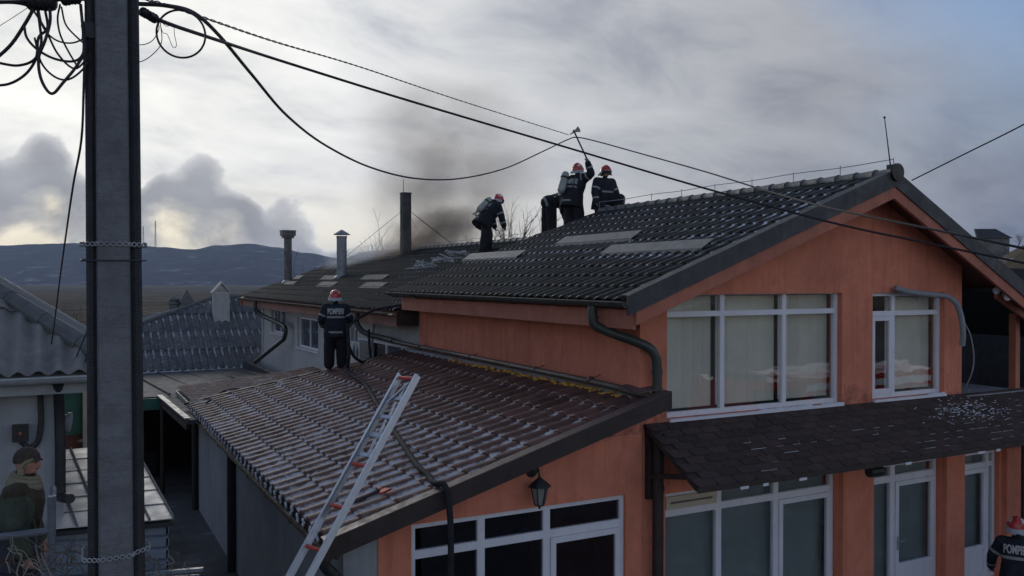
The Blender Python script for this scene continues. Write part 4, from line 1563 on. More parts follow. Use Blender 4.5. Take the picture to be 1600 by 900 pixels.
shw = 1.32
for r in range(4):
    c = 0
    x = CX0
    while x < CX1 - .05:
        w_ = min(shw, CX1 - x)
        def hipcut(a, x=x, r=r):
            lim = (x + a - CX0) / (hipx - CX0) * LC
            return lim - r * rowL
        if hipcut(w_) > .1:
            corrugated('roof_sheet', croof, Vector((x, CY, CZ)) + vC.normalized() * (r * rowL - .03) + Vector((0, 0, .012 * (r % 2) + .01 + .012 * r)), (1, 0, 0), vC + Vector((0, 0, -.12)), w_ + .02, rowL + .1, .33, .042, 'asbestos_snow', hipcut)
        x += shw
# left hip face
vH = Vector((hipx - CX0, 0, rise_c))
for k in range(8):
    yy = CY + .1 + k * 1.3
    def cut(a, yy=yy):
        y = yy + a
        t = (y - CY) / run_c if y < capex.y else (51 - y) / (51 - capex.y)
        return max(.05, t * vH.length)
    corrugated('roof_sheet', croof, (CX0, yy, CZ + .02), (0, 1, 0), vH, 1.31, vH.length, .33, .042, 'asbestos', cut)
hp = MB()
hp.tube([(CX0, CY, CZ + .05), (hipx, capex.y, capex.z + .06), (CX1, capex.y, capex.z + .06)], .10, 8)
hp.build('hip_cap', 'asbestos_dark', cot, True)
MB().tube([(CX0, CY - .08, CZ - .08), (CX1 - .9, CY - .08, CZ - .06)], .05, 8).build('gutter', 'zinc_dull', cot, True)
# gable topped chimney on it
cc = P(345, 488, Y=44.2)
cch = thing('chimney', 'small rendered chimney with pointed cap on the corrugated cottage roof', 'chimney', cc)
sc = .37
MB().box(cc.x - sc, cc.x + sc, cc.y - .3, cc.y + .3, cc.z - .5, cc.z + 1.0).build('shaft', 'pale_render', cch)
cg = MB()
cg.prism([(cc.x - sc * 1.25, cc.y - .36, cc.z + .98), (cc.x, cc.y - .36, cc.z + 1.52), (cc.x, cc.y - .36, cc.z + 1.44), (cc.x - sc * 1.05, cc.y - .36, cc.z + .96)], (0, .72, 0))
cg.prism([(cc.x + sc * 1.25, cc.y - .36, cc.z + .98), (cc.x, cc.y - .36, cc.z + 1.521), (cc.x, cc.y - .36, cc.z + 1.441), (cc.x + sc * 1.05, cc.y - .36, cc.z + .96)], (0, .72, 0))
cg.build('cap', 'pale_render', cch)
# far roof with two chimneys
fc = P(285, 492, d=70)
far = thing('distant_house', 'distant low house roof with two small chimneys above the reeds', 'house', (fc.x, fc.y, -4.5))
MB().box(fc.x - 5, fc.x + 4, fc.y, fc.y + 6, -5, fc.z - 1.2).build('wall', 'hilltop_wall', far)
MB().prism([(fc.x - 5.3, fc.y - .3, fc.z - 1.3), (fc.x - 5.3, fc.y + 3, fc.z - .1), (fc.x - 5.3, fc.y + 6.3, fc.z - 1.3)], (9.6, 0, 0)).build('roof', 'asbestos_dark', far)
a = P(272, 490, d=71)
MB().lathe(a + Vector((0, 0, -.8)), [(.42, 0), (.42, 1.55), (.55, 1.6), (.55, 1.75), (.38, 1.76), (.38, 1.95), (.6, 1.96), (.2, 2.15)], 12).build('chimney', 'asbestos_dark', far)
a = P(291, 490, d=71)
am = MB()
am.box(a.x - .45, a.x + .45, a.y - .3, a.y + .3, a.z - .8, a.z + .95)
am.prism([(a.x - .6, a.y - .35, a.z + .951), (a.x + .6, a.y - .35, a.z + .951), (a.x, a.y - .35, a.z + 2.05)], (0, .7, 0))
am.build('chimney', 'asbestos_dark', far)

# ------------------------------------------------------------------ flat roofed shed in the yard
shed = thing('flat_roof_shed', 'open dark shed with wet flat roof and green fascia board', 'shed', (3, 32, -1))
fp = MB()
fp.prism([(-1.6, 25.9, 2.05), (2.46, 25.8, 2.05), (2.62, 21.3, 2.02), (3.3, 21.2, 2.02), (3.3, 23.7, 2.0), (7.6, 26.6, 1.95), (7.7, 40.4, 1.32), (-1.6, 40.4, 1.14)], (0, 0, -.10))
froof = fp.build('roof', 'flat_roof_dark', shed)
for k in range(9):
    x = -1.3 + k * 1.0
    y0 = 26.0 if x < 2.9 else 27.0
    MB().prism([(x, y0, 2.055 if x < 2.9 else 1.95), (x + .05, y0, 2.055 if x < 2.9 else 1.95), (x + .05, 40.3, 1.27), (x, 40.3, 1.27)], (0, 0, .05)).build('seam', 'flat_roof_dark', froof)
MB().box(-1.6, 2.44, 25.68, 25.74, 1.70, 2.02).build('fascia', 'green_board', shed)
MB().prism([(2.36, 25.8, 2.07), (2.50, 25.8, 2.07), (2.68, 21.25, 2.05), (2.54, 21.25, 2.05)], (0, 0, .03)).build('edge_trim', 'flat_grey_sheet', shed)
MB().prism([(2.42, 25.7, 1.80), (2.48, 25.7, 1.80), (2.64, 21.3, 1.80), (2.58, 21.3, 1.80)], (0, 0, .14)).build('edge_board', 'dark_brown_metal', shed)
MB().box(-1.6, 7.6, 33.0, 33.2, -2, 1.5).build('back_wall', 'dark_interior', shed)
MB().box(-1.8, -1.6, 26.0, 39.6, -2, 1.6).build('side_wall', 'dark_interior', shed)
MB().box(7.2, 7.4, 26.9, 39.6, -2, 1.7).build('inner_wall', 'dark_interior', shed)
MB().tube([(2.48, 25.6, 1.8), (2.48, 25.6, -1.2)], .06, 8).build('post', 'dark_brown_metal', shed)
for i, (x, y, w, h) in enumerate(((.9, 27.5, .9, .8), (1.9, 28.5, .7, 1.2), (3.6, 25.5, 1.0, .9), (4.9, 26.5, .8, .6))):
    MB().box(x, x + w, y, y + .6, -1.6, -1.2 + h).build('stored_crate', 'dark_interior', shed)

# ------------------------------------------------------------------ neighbour's house at the left edge
nb = thing('neighbour_house', 'grey rendered house with weathered corrugated hip roof at the left edge', 'house', (-3, 15, -.6))
NEX, NEY, NEZ, NS = .62, 11.55, 4.20, .68
MB().box(-7.5, 0.02, 11.95, 18.0, -.6, NEZ + .05).build('wall', 'grey_render', nb)
nd = MB()
nap = Vector((NEX - 3.2, NEY + 3.2, NEZ + 3.2 * NS))
nd.prism([(-9, NEY, NEZ - .07), (NEX, NEY, NEZ - .07), (nap.x, nap.y, nap.z - .07), (-9, nap.y, nap.z - .07)], (0, 0, -.05))
nd.prism([(NEX, NEY, NEZ - .07), (NEX, 18.3, NEZ - .07), (nap.x, 18.3, nap.z - .07), (nap.x, nap.y, nap.z - .07)], (0, 0, -.05))
nroof = nd.build('roof', 'asbestos_dark', nb)
vN = Vector((0, 1, NS))
for r in range(2):
    for c in range(7):
        x1 = NEX - c * 1.06
        rl = 1.25
        def cutn(a, x1=x1, r=r, rl=rl):
            return (NEX - (x1 - a)) * math.sqrt(1 + NS * NS) - r * rl
        if cutn(1.06) > .1:
            corrugated('roof_sheet', nroof, Vector((x1, NEY, NEZ + .01 + .03 * r)) + vN.normalized() * (r * rl - .02), (-1, 0, 0), vN + Vector((0, 0, -.015)), 1.07, rl + .08, .215, .036, 'asbestos', cutn, 8, .012)
vE = Vector((-1, 0, NS))
for c in range(6):
    y0 = NEY + c * 1.13
    def cute(a, y0=y0):
        return min(3.2 * math.sqrt(1 + NS * NS), (y0 + a - NEY) * math.sqrt(1 + NS * NS))
    corrugated('roof_sheet', nroof, (NEX, y0, NEZ + .01), (0, 1, 0), vE, 1.14, 3.95, .215, .030, 'asbestos', cute, 6, .012)
hip = MB()
for k in range(8):
    a_ = Vector((NEX, NEY, NEZ)).lerp(nap, k / 8) + Vector((0, 0, .05))
    b_ = Vector((NEX, NEY, NEZ)).lerp(nap, (k + 1.06) / 8) + Vector((0, 0, .055))
    hip.tube([a_, b_], [.115, .10], 8)
hip.build('hip_cap', 'asbestos_dark', nb, True)
MB().prism([(NEX + .02, 18.26, NEZ + .03), (NEX - 3.2, 18.26, NEZ + .03 + 3.2 * NS), (NEX - 3.2, 18.26, NEZ + .08 + 3.2 * NS), (NEX + .02, 18.26, NEZ + .08)], (0, .05, 0)).build('verge_trim', 'zinc_dull', nb)
gutter(nb, (-8, NEY - .07, NEZ - .06), (NEX + .05, NEY - .07, NEZ - .05), .075, 'zinc_dull')
MB().box(-8, NEX - .1, NEY + .06, NEY + .10, NEZ - .26, NEZ - .09).build('fascia', 'grey_render', nb)
MB().box(-8, NEX - .12, NEY + .10, 11.95, NEZ - .20, NEZ - .16).build('soffit', 'asbestos_dark', nb)
MB().tube(smooth_path([P(90, 600, Y=11.6), P(92, 640, Y=11.85), P(93, 700, Y=11.87), P(93, 770, Y=11.87), P(97, 778, Y=11.8), P(108, 780, Y=11.6)], 5), .06, 10).build('downpipe', 'black_plastic', nb, True)
bxp = P(31, 676, Y=11.93)
mt = thing('meter_box', 'small black electric meter box on the grey neighbour wall', 'meter box', bxp)
MB().box(bxp.x - .085, bxp.x + .085, 11.83, 11.948, bxp.z - .10, bxp.z + .10).build('case', 'black_plastic', mt)
MB().box(bxp.x - .07, bxp.x + .07, 11.82, 11.829, bxp.z - .085, bxp.z + .085).build('lid', 'lamp_iron', mt)
MB().box(bxp.x - .012, bxp.x + .012, 11.815, 11.819, bxp.z - .01, bxp.z + .02).build('red_light', 'rung_red', mt)
cdt = MB()
cdt.tube(smooth_path([P(66, 596, Y=11.85), P(62, 615, Y=11.9), P(63, 660, Y=11.9), P(58, 690, Y=11.9), P(44, 700, Y=11.9), P(32, 690, Y=11.9)], 6), .032, 8)
tag(cdt.build('cable_conduit', 'black_plastic', None, True), 'thick black conduit looping under the meter box', 'conduit')

# ------------------------------------------------------------------ low tin shed between the houses
tin = thing('tin_shed', 'low shed with pale sheet metal roof and ribbed blue grey front', 'shed', (.7, 12.5, -.6))
t00, t10 = Vector((-.10, 11.62, 2.31)), Vector((1.21, 11.20, 2.37))
t11, t01 = Vector((.98, 14.6, 2.74)), Vector((-.45, 14.8, 2.70))
dk = MB()
dk.prism([t00 + Vector((0, 0, -.03)), t10 + Vector((0, 0, -.03)), t11 + Vector((0, 0, -.03)), t01 + Vector((0, 0, -.03))], (0, 0, -.05))
dk = dk.build('roof', 'dark_interior', tin)
NC, NR_ = 5, 6
def bil(a, b):
    return t00.lerp(t10, a).lerp(t01.lerp(t11, a), b)
for i in range(NC):
    for j in range(NR_):
        g = .012
        a0, a1 = i / NC + g * .6, (i + 1) / NC - g * .6
        b0, b1 = j / NR_ - .002, (j + 1) / NR_ - .012
        q = [bil(a0, b0), bil(a1, b0), bil(a1, b1), bil(a0, b1)]
        q = [p + Vector((0, 0, random.uniform(0, .006) + (.006 if k < 2 else 0))) for k, p in enumerate(q)]
        MB().prism(q, (0, 0, .012)).build('metal_sheet', 'tin_pale', dk)
    sm_ = MB()
    sm_.prism([bil((i + 1) / NC - .008, 0), bil((i + 1) / NC + .008, 0), bil((i + 1) / NC + .008, 1), bil((i + 1) / NC - .008, 1)], (0, 0, .04))
    sm_.build('seam', 'asbestos_dark', dk)
def ribbed(nm, a, b, z0, z1, parent, m):
    a, b = Vector(a), Vector(b)
    d = (b - a).normalized()
    n = Vector((d.y, -d.x, 0))
    k = int((z1 - z0) / .14)
    mb = MB()
    for i in range(k):
        za, zb = z0 + i * (z1 - z0) / k, z0 + (i + 1) * (z1 - z0) / k
        o1, o2 = n * .03, n * 0
        prof = [(za, o2), (za + .04, o1), (zb - .03, o1), (zb, o2)]
        for (zA, oA), (zB, oB) in zip(prof, prof[1:]):
            mb.prism([a + oA + Vector((0, 0, zA - a.z)), b + oA + Vector((0, 0, zA - b.z)), b + oB + Vector((0, 0, zB - b.z)), a + oB + Vector((0, 0, zB - a.z))], -n * .01)
    return mb.build(nm, m, parent)
ribbed('front_panel', (-.08, 11.72, 0), (1.14, 11.32, 0), .4, 2.28, tin, 'tin_blue')
ribbed('side_panel', (1.14, 11.32, 0), (.92, 14.5, 0), .4, 2.28, tin, 'tin_blue')
lo = thing('scrap_sheet', 'sloping tin sheet leaning beside the tin shed front', 'sheet', (1.4, 10.8, 0))
ribbed('panel', (.35, 10.9, 0), (1.42, 10.55, 0), .2, 1.86, lo, 'tin_blue')
MB().beam((.3, 10.92, 1.88), (1.46, 10.54, 1.92), .05, .04).build('rail', 'tin_blue', lo)
tag(MB().beam(P(84, 797, d=11.2), P(124, 789, d=11.6), .05, .05).build('dark_batten', 'black_plastic', None), 'short dark batten lying on the pale tin roof', 'batten')
# terrace with tube railing where the bystander stands
ter = thing('terrace', 'raised terrace edge with grey tube railing at the bottom left', 'terrace', (-1.5, 8.6, -.6))
MB().box(-5, .05, 8.35, 10.2, 1.85, 2.03).build('slab', 'grey_render', ter)
MB().box(-5, -.05, 8.45, 10.1, -.6, 1.849).build('base_wall', 'grey_render', ter)
rc = P(79, 830, Y=8.42)
rl = MB()
rl.tube([(-5, 8.42, rc.z - .05), (rc.x, 8.42, rc.z)], .032, 10)
rl.build('rail', 'rail_blue', ter, True)
MB().tube([(rc.x, 8.42, 2.03), (rc.x, 8.42, rc.z + .30)], .035, 10).build('post', 'rail_blue', ter, True)
MB().tube([(rc.x, 8.42, rc.z - .5), (-5, 8.42, rc.z - .55)], .022, 8).build('rail', 'rail_blue', ter, True)
MB().tube([(rc.x, 8.42, rc.z + .01), (rc.x, 10.1, rc.z + .01)], .03, 8).build('rail', 'rail_blue', ter, True)
# clutter glimpsed between wall and pole
cl = thing('stove_pipe', 'horizontal grey vent pipe sticking out of the neighbour wall', 'pipe', P(105, 662, d=13.2))
c_ = P(97, 660, d=13.1)
MB().tube([c_ + Vector((-.2, 0, 0)), c_ + Vector((.06, -.02, .0))], .12, 14).build('pipe', 'zinc_dull', cl, True)
MB().lathe(c_ + Vector((.06, -.02, 0)), [(.15, 0), (.15, .05), (.09, .06)], 14, (1, -.2, -.1)).build('flange', 'zinc_dull', cl, True)
rk = thing('storage_rack', 'dark rusty rack of pipes behind the neighbour wall', 'rack', (.6, 16.5, -.6))
rkm = MB()
for y_ in (612, 630, 652, 690):
    a, b = P(98, y_ + 2, d=17.5), P(142, y_ - 3, d=17.2)
    rkm.tube([a, b], .035, 8)
rkm.build('bars', 'zinc_dull', rk, True)
MB().box(P(128, 0, d=17.4).x, P(139, 0, d=17.4).x, 19.1, 19.25, .2, 3.3).build('upright', 'beige_frame', rk)
MB().box(-.6, 1.1, 19.4, 19.6, -.6, 3.3).build('back_board', 'soffit_brown', rk)
MB().box(.05, 1.1, 19.3, 19.38, 2.2, 3.1).build('green_sheet', 'green_board', rk)

# ------------------------------------------------------------------ people
TS = bpy.data.scenes.new('workshop')             # empty scene used only to evaluate the body meshes


def cap(mb, a, b, ra, rb, n=12):
    a, b = Vector(a), Vector(b)
    d = (b - a)
    L = d.length
    d = d.normalized()
    pts, rs = [], []
    for k in range(5):
        t = math.pi / 2 * k / 4
        pts.append(a - d * ra * math.cos(t))
        rs.append(max(ra * math.sin(t), .002))
    for k in range(5):
        t = math.pi / 2 * (1 - k / 4)
        pts.append(b + d * rb * math.cos(t))
        rs.append(max(rb * math.sin(t), .002))
    mb.tube(pts, rs, n)


def loft(mb, rings, r, f):
    """rings: (centre, rx, ry) stacked; closed ends"""
    n, b = 20, len(mb.v)
    for c, rx, ry in rings:
        for j in range(n):
            a = 2 * math.pi * j / n
            ca, sa = math.cos(a), math.sin(a)
            ca = math.copysign(abs(ca) ** .85, ca)
            sa = math.copysign(abs(sa) ** .85, sa)
            mb.v.append(tuple(c + r * (rx * ca) + f * (ry * sa)))
    for k in range(len(rings) - 1):
        for j in range(n):
            j2 = (j + 1) % n
            mb.f.append((b + k * n + j, b + k * n + j2, b + (k + 1) * n + j2, b + (k + 1) * n + j))
    mb.f.append(tuple(b + j for j in reversed(range(n))))
    mb.f.append(tuple(b + (len(rings) - 1) * n + j for j in range(n)))


def person(label, loc, yaw, scale, lean=0, side=0, hip=.98, thL=(0, 0, -1), shL=(0, 0, -1), thR=(0, 0, -1), shR=(0, 0, -1),
           upL=(-.2, 0, -1), foL=(-.1, .2, -1), upR=(.2, 0, -1), foR=(.1, .2, -1), head_pitch=0, head_yaw=0,
           kit='fire', text=True, group=None, curl=60, tank=None, tank_label=None, tgtL=None, tgtR=None, poleL=(-.6, 0, -1), poleR=(.6, 0, -1), voxel=.013, bulk=1.0):
    x_, y_, z_ = Vector((1, 0, 0)), Vector((0, 1, 0)), Vector((0, 0, 1))
    V = lambda q: Vector(q).normalized()
    t = V((math.sin(R(side)), math.sin(R(lean)), math.cos(R(lean))))
    f = t.cross(x_).normalized()
    r = f.cross(t).normalized()
    p0 = Vector((0, 0, hip))
    mb = MB()
    bones = []
    J, T, G, S, B, A = 0, 1, 2, 3, 4, 5

    def limb(a, b, ra, rb, reg):
        cap(mb, a, b, ra, rb)
        bones.append((Vector(a), Vector(b), ra, rb, reg))
    k = bulk
    rings = [(p0 + t * o, rx * k, ry * k) for o, rx, ry in (*(((-.27, .215, .168), (-.18, .212, .162), (-.08, .205, .152)) if lean < 50 else ((-.05, .185, .15),)), (.0, .198, .147), (.12, .182, .136), (.26, .204, .146), (.37, .212, .140), (.45, .178, .118), (.51, .09, .085))]
    loft(mb, rings, r, f)
    bones.append((p0 - t * .14, p0 + t * .46, .17, .15, J))
    mb.ball(p0 if lean < 50 else p0 - f * .0 + Vector((0, -.03, .0)), (.18, .15, .16) if lean < 50 else (.205, .20, .185), 14, 10)
    bones.append((p0 - z_ * .12, p0 - z_ * .02, .12, .13, T))
    # head
    ht = (Matrix.Rotation(R(-head_pitch), 3, 'X') @ z_)
    if lean:
        ht = V(ht * .5 + V((t.x, t.y * .9, t.z)) * .5) if head_pitch is not None else t
    hf0 = Matrix.Rotation(R(head_yaw), 3, 'Z') @ y_
    hf = V(hf0 - ht * hf0.dot(ht))
    hr = hf.cross(ht).normalized()
    nb_ = p0 + t * .48
    hc = p0 + t * .53 + ht * .145 + hf * .02
    limb(nb_, hc - ht * .05, .062, .058, S)
    HM = Matrix((hr, hf, ht)).transposed()
    mb.ball(hc, (.079, .098, .115), 16, 12, HM)
    bones.append((hc - ht * .05, hc + ht * .04, .085, .085, S))
    mb.ball(hc + HM @ Vector((0, .035, -.072)), (.055, .062, .05), 12, 8, HM)              # jaw
    cap(mb, hc + HM @ Vector((0, .092, .012)), hc + HM @ Vector((0, .116, -.026)), .011, .017, 8)   # nose
    mb.ball(hc + HM @ Vector((0, .082, .036)), (.05, .018, .012), 10, 6, HM)               # brow
    for s in (-1, 1):
        mb.ball(hc + HM @ Vector((s * .083, -.005, -.012)), (.014, .022, .034), 8, 6, HM)   # ears
    hands = {}
    Mw = Matrix.Translation(loc) @ Matrix.Rotation(yaw, 4, 'Z') @ Matrix.Diagonal((scale, scale, scale, 1))

    def reach(s, target, pole_v):
        """two bone arm: directions that bring the hand to a world point"""
        sh = p0 + t * .425 + r * (s * .185 * (1 + (k - 1) * .5))
        g = Mw.inverted() @ Vector(target) - sh
        a, b = .29, .255 + .075
        L = min(g.length, (a + b) * .995)
        g = g.normalized()
        ca = max(-1, min(1, (a * a + L * L - b * b) / (2 * a * L)))
        pv_ = V(Vector(pole_v) - g * Vector(pole_v).dot(g))
        up = g * ca + pv_ * math.sqrt(1 - ca * ca)
        return up, V(g * L - up * a)
    if tgtL is not None:
        upL, foL = reach(-1, tgtL, poleL)
    if tgtR is not None:
        upR, foR = reach(1, tgtR, poleR)
    for s, up, fo in ((-1, upL, foL), (1, upR, foR)):
        sh = p0 + t * .425 + r * (s * .185 * (1 + (k - 1) * .5))
        el = sh + V(up) * .29
        wr = el + V(fo) * .255
        limb(p0 + t * .40 + r * (s * .09), sh, .10 * k, .085 * k, J)
        limb(sh, el, .085 * k, .068 * k, A)
        limb(el, wr, .068 * k, .056 * k, A)
        d = V(fo)
        pn = V(Vector((-s * .6, .5, -.2)) - d * Vector((-s * .6, .5, -.2)).dot(d))      # palm side
        ac = d.cross(pn).normalized()
        HB = Matrix((ac, pn, d)).transposed()
        hreg = G if kit == 'fire' else S
        mb.ball(wr + d * .065, (.046, .024, .058), 12, 8, HB)
        bones.append((wr + d * .02, wr + d * .10, .05, .045, hreg))
        for q, (off, ln) in enumerate(((-.033, .060), (-.011, .072), (.011, .068), (.033, .054))):
            b0 = wr + d * .105 + ac * off
            d1 = V(d * math.cos(R(curl * .6)) + pn * math.sin(R(curl * .6)))
            d2 = V(d * math.cos(R(curl * 1.5)) + pn * math.sin(R(curl * 1.5)))
            cap(mb, b0, b0 + d1 * (ln * .55), .0105, .010, 8)
            cap(mb, b0 + d1 * (ln * .55), b0 + d1 * (ln * .55) + d2 * (ln * .6), .010, .0085, 8)
        tb = wr + d * .045 + ac * (.04 * -s * 1)
        td = V(d * .7 + pn * .6 + ac * (-s * .5))
        cap(mb, tb, tb + td * .05, .0125, .011, 8)
        cap(mb, tb + td * .05, tb + td * .05 + V(td + d * .6) * .03, .011, .009, 8)
        bones.append((wr + d * .10, wr + d * .14 + pn * .04, .03, .03, hreg))
        hands[s] = (wr + d * .085 + pn * .02, d)
    for s, th, sh_ in ((-1, thL, shL), (1, thR, shR)):
        h0 = p0 + x_ * (s * .095) - z_ * .04
        kn = h0 + V(th) * .43
        an = kn + V(sh_) * .42
        limb(h0, kn, .135 * k ** .5, .118 * k ** .5, T)
        limb(kn, an, .118 * k ** .5, .108 * k ** .5, T)
        ff = V(y_ + Vector((s * .15, 0, 0)))
        # boot: shaft, instep, sole
        limb(an + V(sh_) * -.04, an + V(sh_) * .03, .066, .062, B)
        ft = an + V(sh_) * .045
        cap(mb, ft - ff * .04, ft + ff * .17 - z_ * .005, .047, .040)
        bones.append((ft - ff * .04, ft + ff * .17, .047, .04, B))
    me = mb.mesh('person_raw', None)
    tmp = bpy.data.objects.new('person_raw', me)
    TS.collection.objects.link(tmp)
    rm = tmp.modifiers.new('r', 'REMESH')
    rm.mode, rm.voxel_size = 'VOXEL', voxel
    smo = tmp.modifiers.new('s', 'SMOOTH')
    smo.factor, smo.iterations = .5, 3
    TS.view_layers[0].update()
    body = bpy.data.meshes.new_from_object(tmp.evaluated_get(TS.view_layers[0].depsgraph))
    bpy.data.objects.remove(tmp)
    body.name = 'body'
    bvh = BVHTree.FromPolygons([v.co.copy() for v in body.vertices], [tuple(p.vertices) for p in body.polygons])
    # cloth folds: shallow, along noise
    sets = {'fire': ('suit_navy', 'suit_trousers', 'glove', 'skin', 'boot'), 'civil': ('vest_brown', 'jeans', 'skin', 'skin', 'boot')}[kit]
    for m in sets:
        body.materials.append(MATS[m])
    if kit == 'civil':
        body.materials.append(MATS['sleeve_green'])
    arm_bones = [i for i, b in enumerate(bones) if b[4] == J and i > 0]
    for p in body.polygons:
        c = p.center
        best, bi, bk = 1e9, 0, 0
        for i, (a, b, ra, rb, reg) in enumerate(bones):
            ab = b - a
            q = max(0, min(1, (c - a).dot(ab) / max(ab.length_squared, 1e-9)))
            dd = (c - a - ab * q).length - (ra + (rb - ra) * q)
            if dd < best:
                best, bi, bk = dd, reg, i
        if bi == A and kit == 'fire':
            bi = J
        p.material_index = bi
        p.use_smooth = True
    nors = [v.normal.copy() for v in body.vertices]
    for v, vn in zip(body.vertices, nors):
        w = noise.noise(v.co * 9) * .006 + noise.noise(v.co * 21) * .003
        if (v.co - hc).length > .2 and all((v.co - hands[s][0]).length > .13 for s in hands):
            v.co += vn * w
    root = thing('person', label, 'person', loc, group)
    body.transform(Mw)
    mesh_obj('body', body, root)

    def put(m_, name, mat_, parent=root, smooth=True):
        m_.v = [tuple(Mw @ Vector(q)) for q in m_.v]
        return m_.build(name, mat_, parent, smooth)

    def band(c, axis, wdt, name, mat_, rmax=.4, off=.007):
        axis = V(axis)
        e1 = axis.orthogonal().normalized()
        e2 = axis.cross(e1)
        m_ = MB()
        n = 30
        for z in (-wdt / 2, 0, wdt / 2):
            for j in range(n):
                a = 2 * math.pi * j / n
                u = e1 * math.cos(a) + e2 * math.sin(a)
                o = c + axis * z
                h = bvh.ray_cast(o, u, rmax)
                dist = h[3] if h[0] is not None else .12
                m_.v.append(tuple(o + u * (dist + off)))
        for q in range(2):
            for j in range(n):
                j2 = (j + 1) % n
                m_.f.append((q * n + j, q * n + j2, (q + 1) * n + j2, (q + 1) * n + j))
        return put(m_, name, mat_)

    if kit == 'fire':
        band(p0 + t * .20, t, .048, 'reflective_band', 'reflective', .24)
        band(p0 - t * .15, t, .045, 'reflective_band', 'reflective', .24)
        for s, up, fo in ((-1, upL, foL), (1, upR, foR)):
            sh = p0 + t * .425 + r * (s * .185 * (1 + (k - 1) * .5))
            band(sh + V(up) * .19, up, .045, 'sleeve_band', 'reflective', .12)
            band(sh + V(up) * .29 + V(fo) * .17, fo, .042, 'sleeve_band', 'reflective', .12)
        # helmet
        hm = MB()
        HC = hc + ht * .028 - hf * .008
        nph, nth = 28, 12
        def shell(ph, q, grow=1.0):
            thm = R(84 + 34 * (.5 - .5 * math.cos(ph)))
            th_ = thm * q
            fl_ = 1 + .10 * max(0, q - .86) / .14
            s_ = Vector((math.sin(ph) * math.sin(th_) * .128 * fl_, math.cos(ph) * math.sin(th_) * .152 * fl_, math.cos(th_) * .138))
            return HC + HM @ (s_ * grow)
        for i in range(nth + 1):
            for j in range(nph):
                hm.v.append(tuple(shell(2 * math.pi * j / nph, max(i / nth, .02))))
        for i in range(nth):
            for j in range(nph):
                j2 = (j + 1) % nph
                hm.f.append((i * nph + j, (i + 1) * nph + j, (i + 1) * nph + j2, i * nph + j2))
        hm.f.append(tuple(range(nph)))
        hel = put(hm, 'helmet', 'helmet_red')
        cb = MB()
        for i in range(11):
            a = R(-62 + 150 * i / 10 - 20)
            base_ = HC + HM @ Vector((0, math.sin(a) * .150, math.cos(a) * .136))
            up_ = V(HM @ Vector((0, math.sin(a), math.cos(a))))
            for sx, ho in ((-.020, -.01), (-.008, .014), (.008, .014), (.020, -.01)):
                cb.v.append(tuple(base_ + HM @ Vector((sx, 0, 0)) + up_ * ho * (1 if 0 < i < 10 else .1)))
        for i in range(10):
            for j in range(3):
                cb.f.append((i * 4 + j, i * 4 + j + 1, i * 4 + 5 + j, i * 4 + 4 + j))
        put(cb, 'comb', 'helmet_red', hel)
        for s in (-1, 1):
            pn_ = MB()
            for i in range(6):
                for j in range(7):
                    pn_.v.append(tuple(shell(s * R(98 + 46 * j / 6), .36 + .30 * i / 5, 1.015)))
            for i in range(5):
                for j in range(6):
                    pn_.f.append((i * 7 + j, i * 7 + j + 1, i * 7 + 8 + j, i * 7 + 7 + j))
            put(pn_, 'reflective_panel', 'helmet_panel', hel)
        vz = MB()
        for i in range(6):
            for j in range(13):
                ph = R(-72 + 144 * j / 12)
                th_ = R(78 + 34 * i / 5)
                vz.v.append(tuple(HC + HM @ Vector((math.sin(ph) * math.sin(th_) * .142, math.cos(ph) * math.sin(th_) * .168, math.cos(th_) * .15))))
        for i in range(5):
            for j in range(12):
                vz.f.append((i * 13 + j, i * 13 + j + 1, i * 13 + 14 + j, i * 13 + 13 + j))
        put(vz, 'visor', 'visor_dark', hel)
        ng = MB()
        for i in range(4):
            for j in range(17):
                ph = R(75 + 210 * j / 16)
                q = i / 3
                b_ = shell(ph, 1.0)
                ng.v.append(tuple(b_ + (HM @ Vector((math.sin(ph) * .035, math.cos(ph) * .06, -.075 + .015 * math.sin(j * 1.9)))) * q))
        for i in range(3):
            for j in range(16):
                ng.f.append((i * 17 + j, i * 17 + j + 1, i * 17 + 18 + j, i * 17 + 17 + j))
        put(ng, 'neck_guard', 'neck_cloth', hel)
        if text:
            cu = bpy.data.curves.new('print', 'FONT')
            cu.body, cu.align_x, cu.align_y, cu.size = 'POMPIERI', 'CENTER', 'CENTER', .105
            cu.offset = .0035
            to = bpy.data.objects.new('print', cu)
            TS.collection.objects.link(to)
            TS.view_layers[0].update()
            tm = bpy.data.meshes.new_from_object(to.evaluated_get(TS.view_layers[0].depsgraph))
            bpy.data.objects.remove(to)
            bm = bmesh.new()
            bm.from_mesh(tm)
            bmesh.ops.subdivide_edges(bm, edges=[e for e in bm.edges if e.calc_length() > .02], cuts=2)
            bmesh.ops.triangulate(bm, faces=bm.faces)
            bm.to_mesh(tm)
            bm.free()
            m_ = MB()
            wid = max(abs(v.co.x) for v in tm.vertices)
            for v in tm.vertices:
                u = v.co.x / wid * .185
                hgt = .325 + v.co.y * 1.75
                o = p0 + t * hgt + r * u - f * .6
                h = bvh.ray_cast(o, f, 1.0)
                q = h[0] if h[0] is not None else o + f * .46
                dist = max(.40, min(.5, (q - o).length))
                m_.v.append(tuple(o + f * (dist - .010)))
            m_.f = [tuple(p.vertices) for p in tm.polygons]
            put(m_, 'back_print', 'print_white', root, False)
    else:
        cp = MB()
        HC = hc + ht * .03
        for i in range(8):
            for j in range(22):
                ph = 2 * math.pi * j / 22
                thm = R(92 + 16 * (.5 - .5 * math.cos(ph)))
                th_ = thm * max(i / 7, .03)
                cp.v.append(tuple(HC + HM @ Vector((math.sin(ph) * math.sin(th_) * .097, math.cos(ph) * math.sin(th_) * .116, math.cos(th_) * .115))))
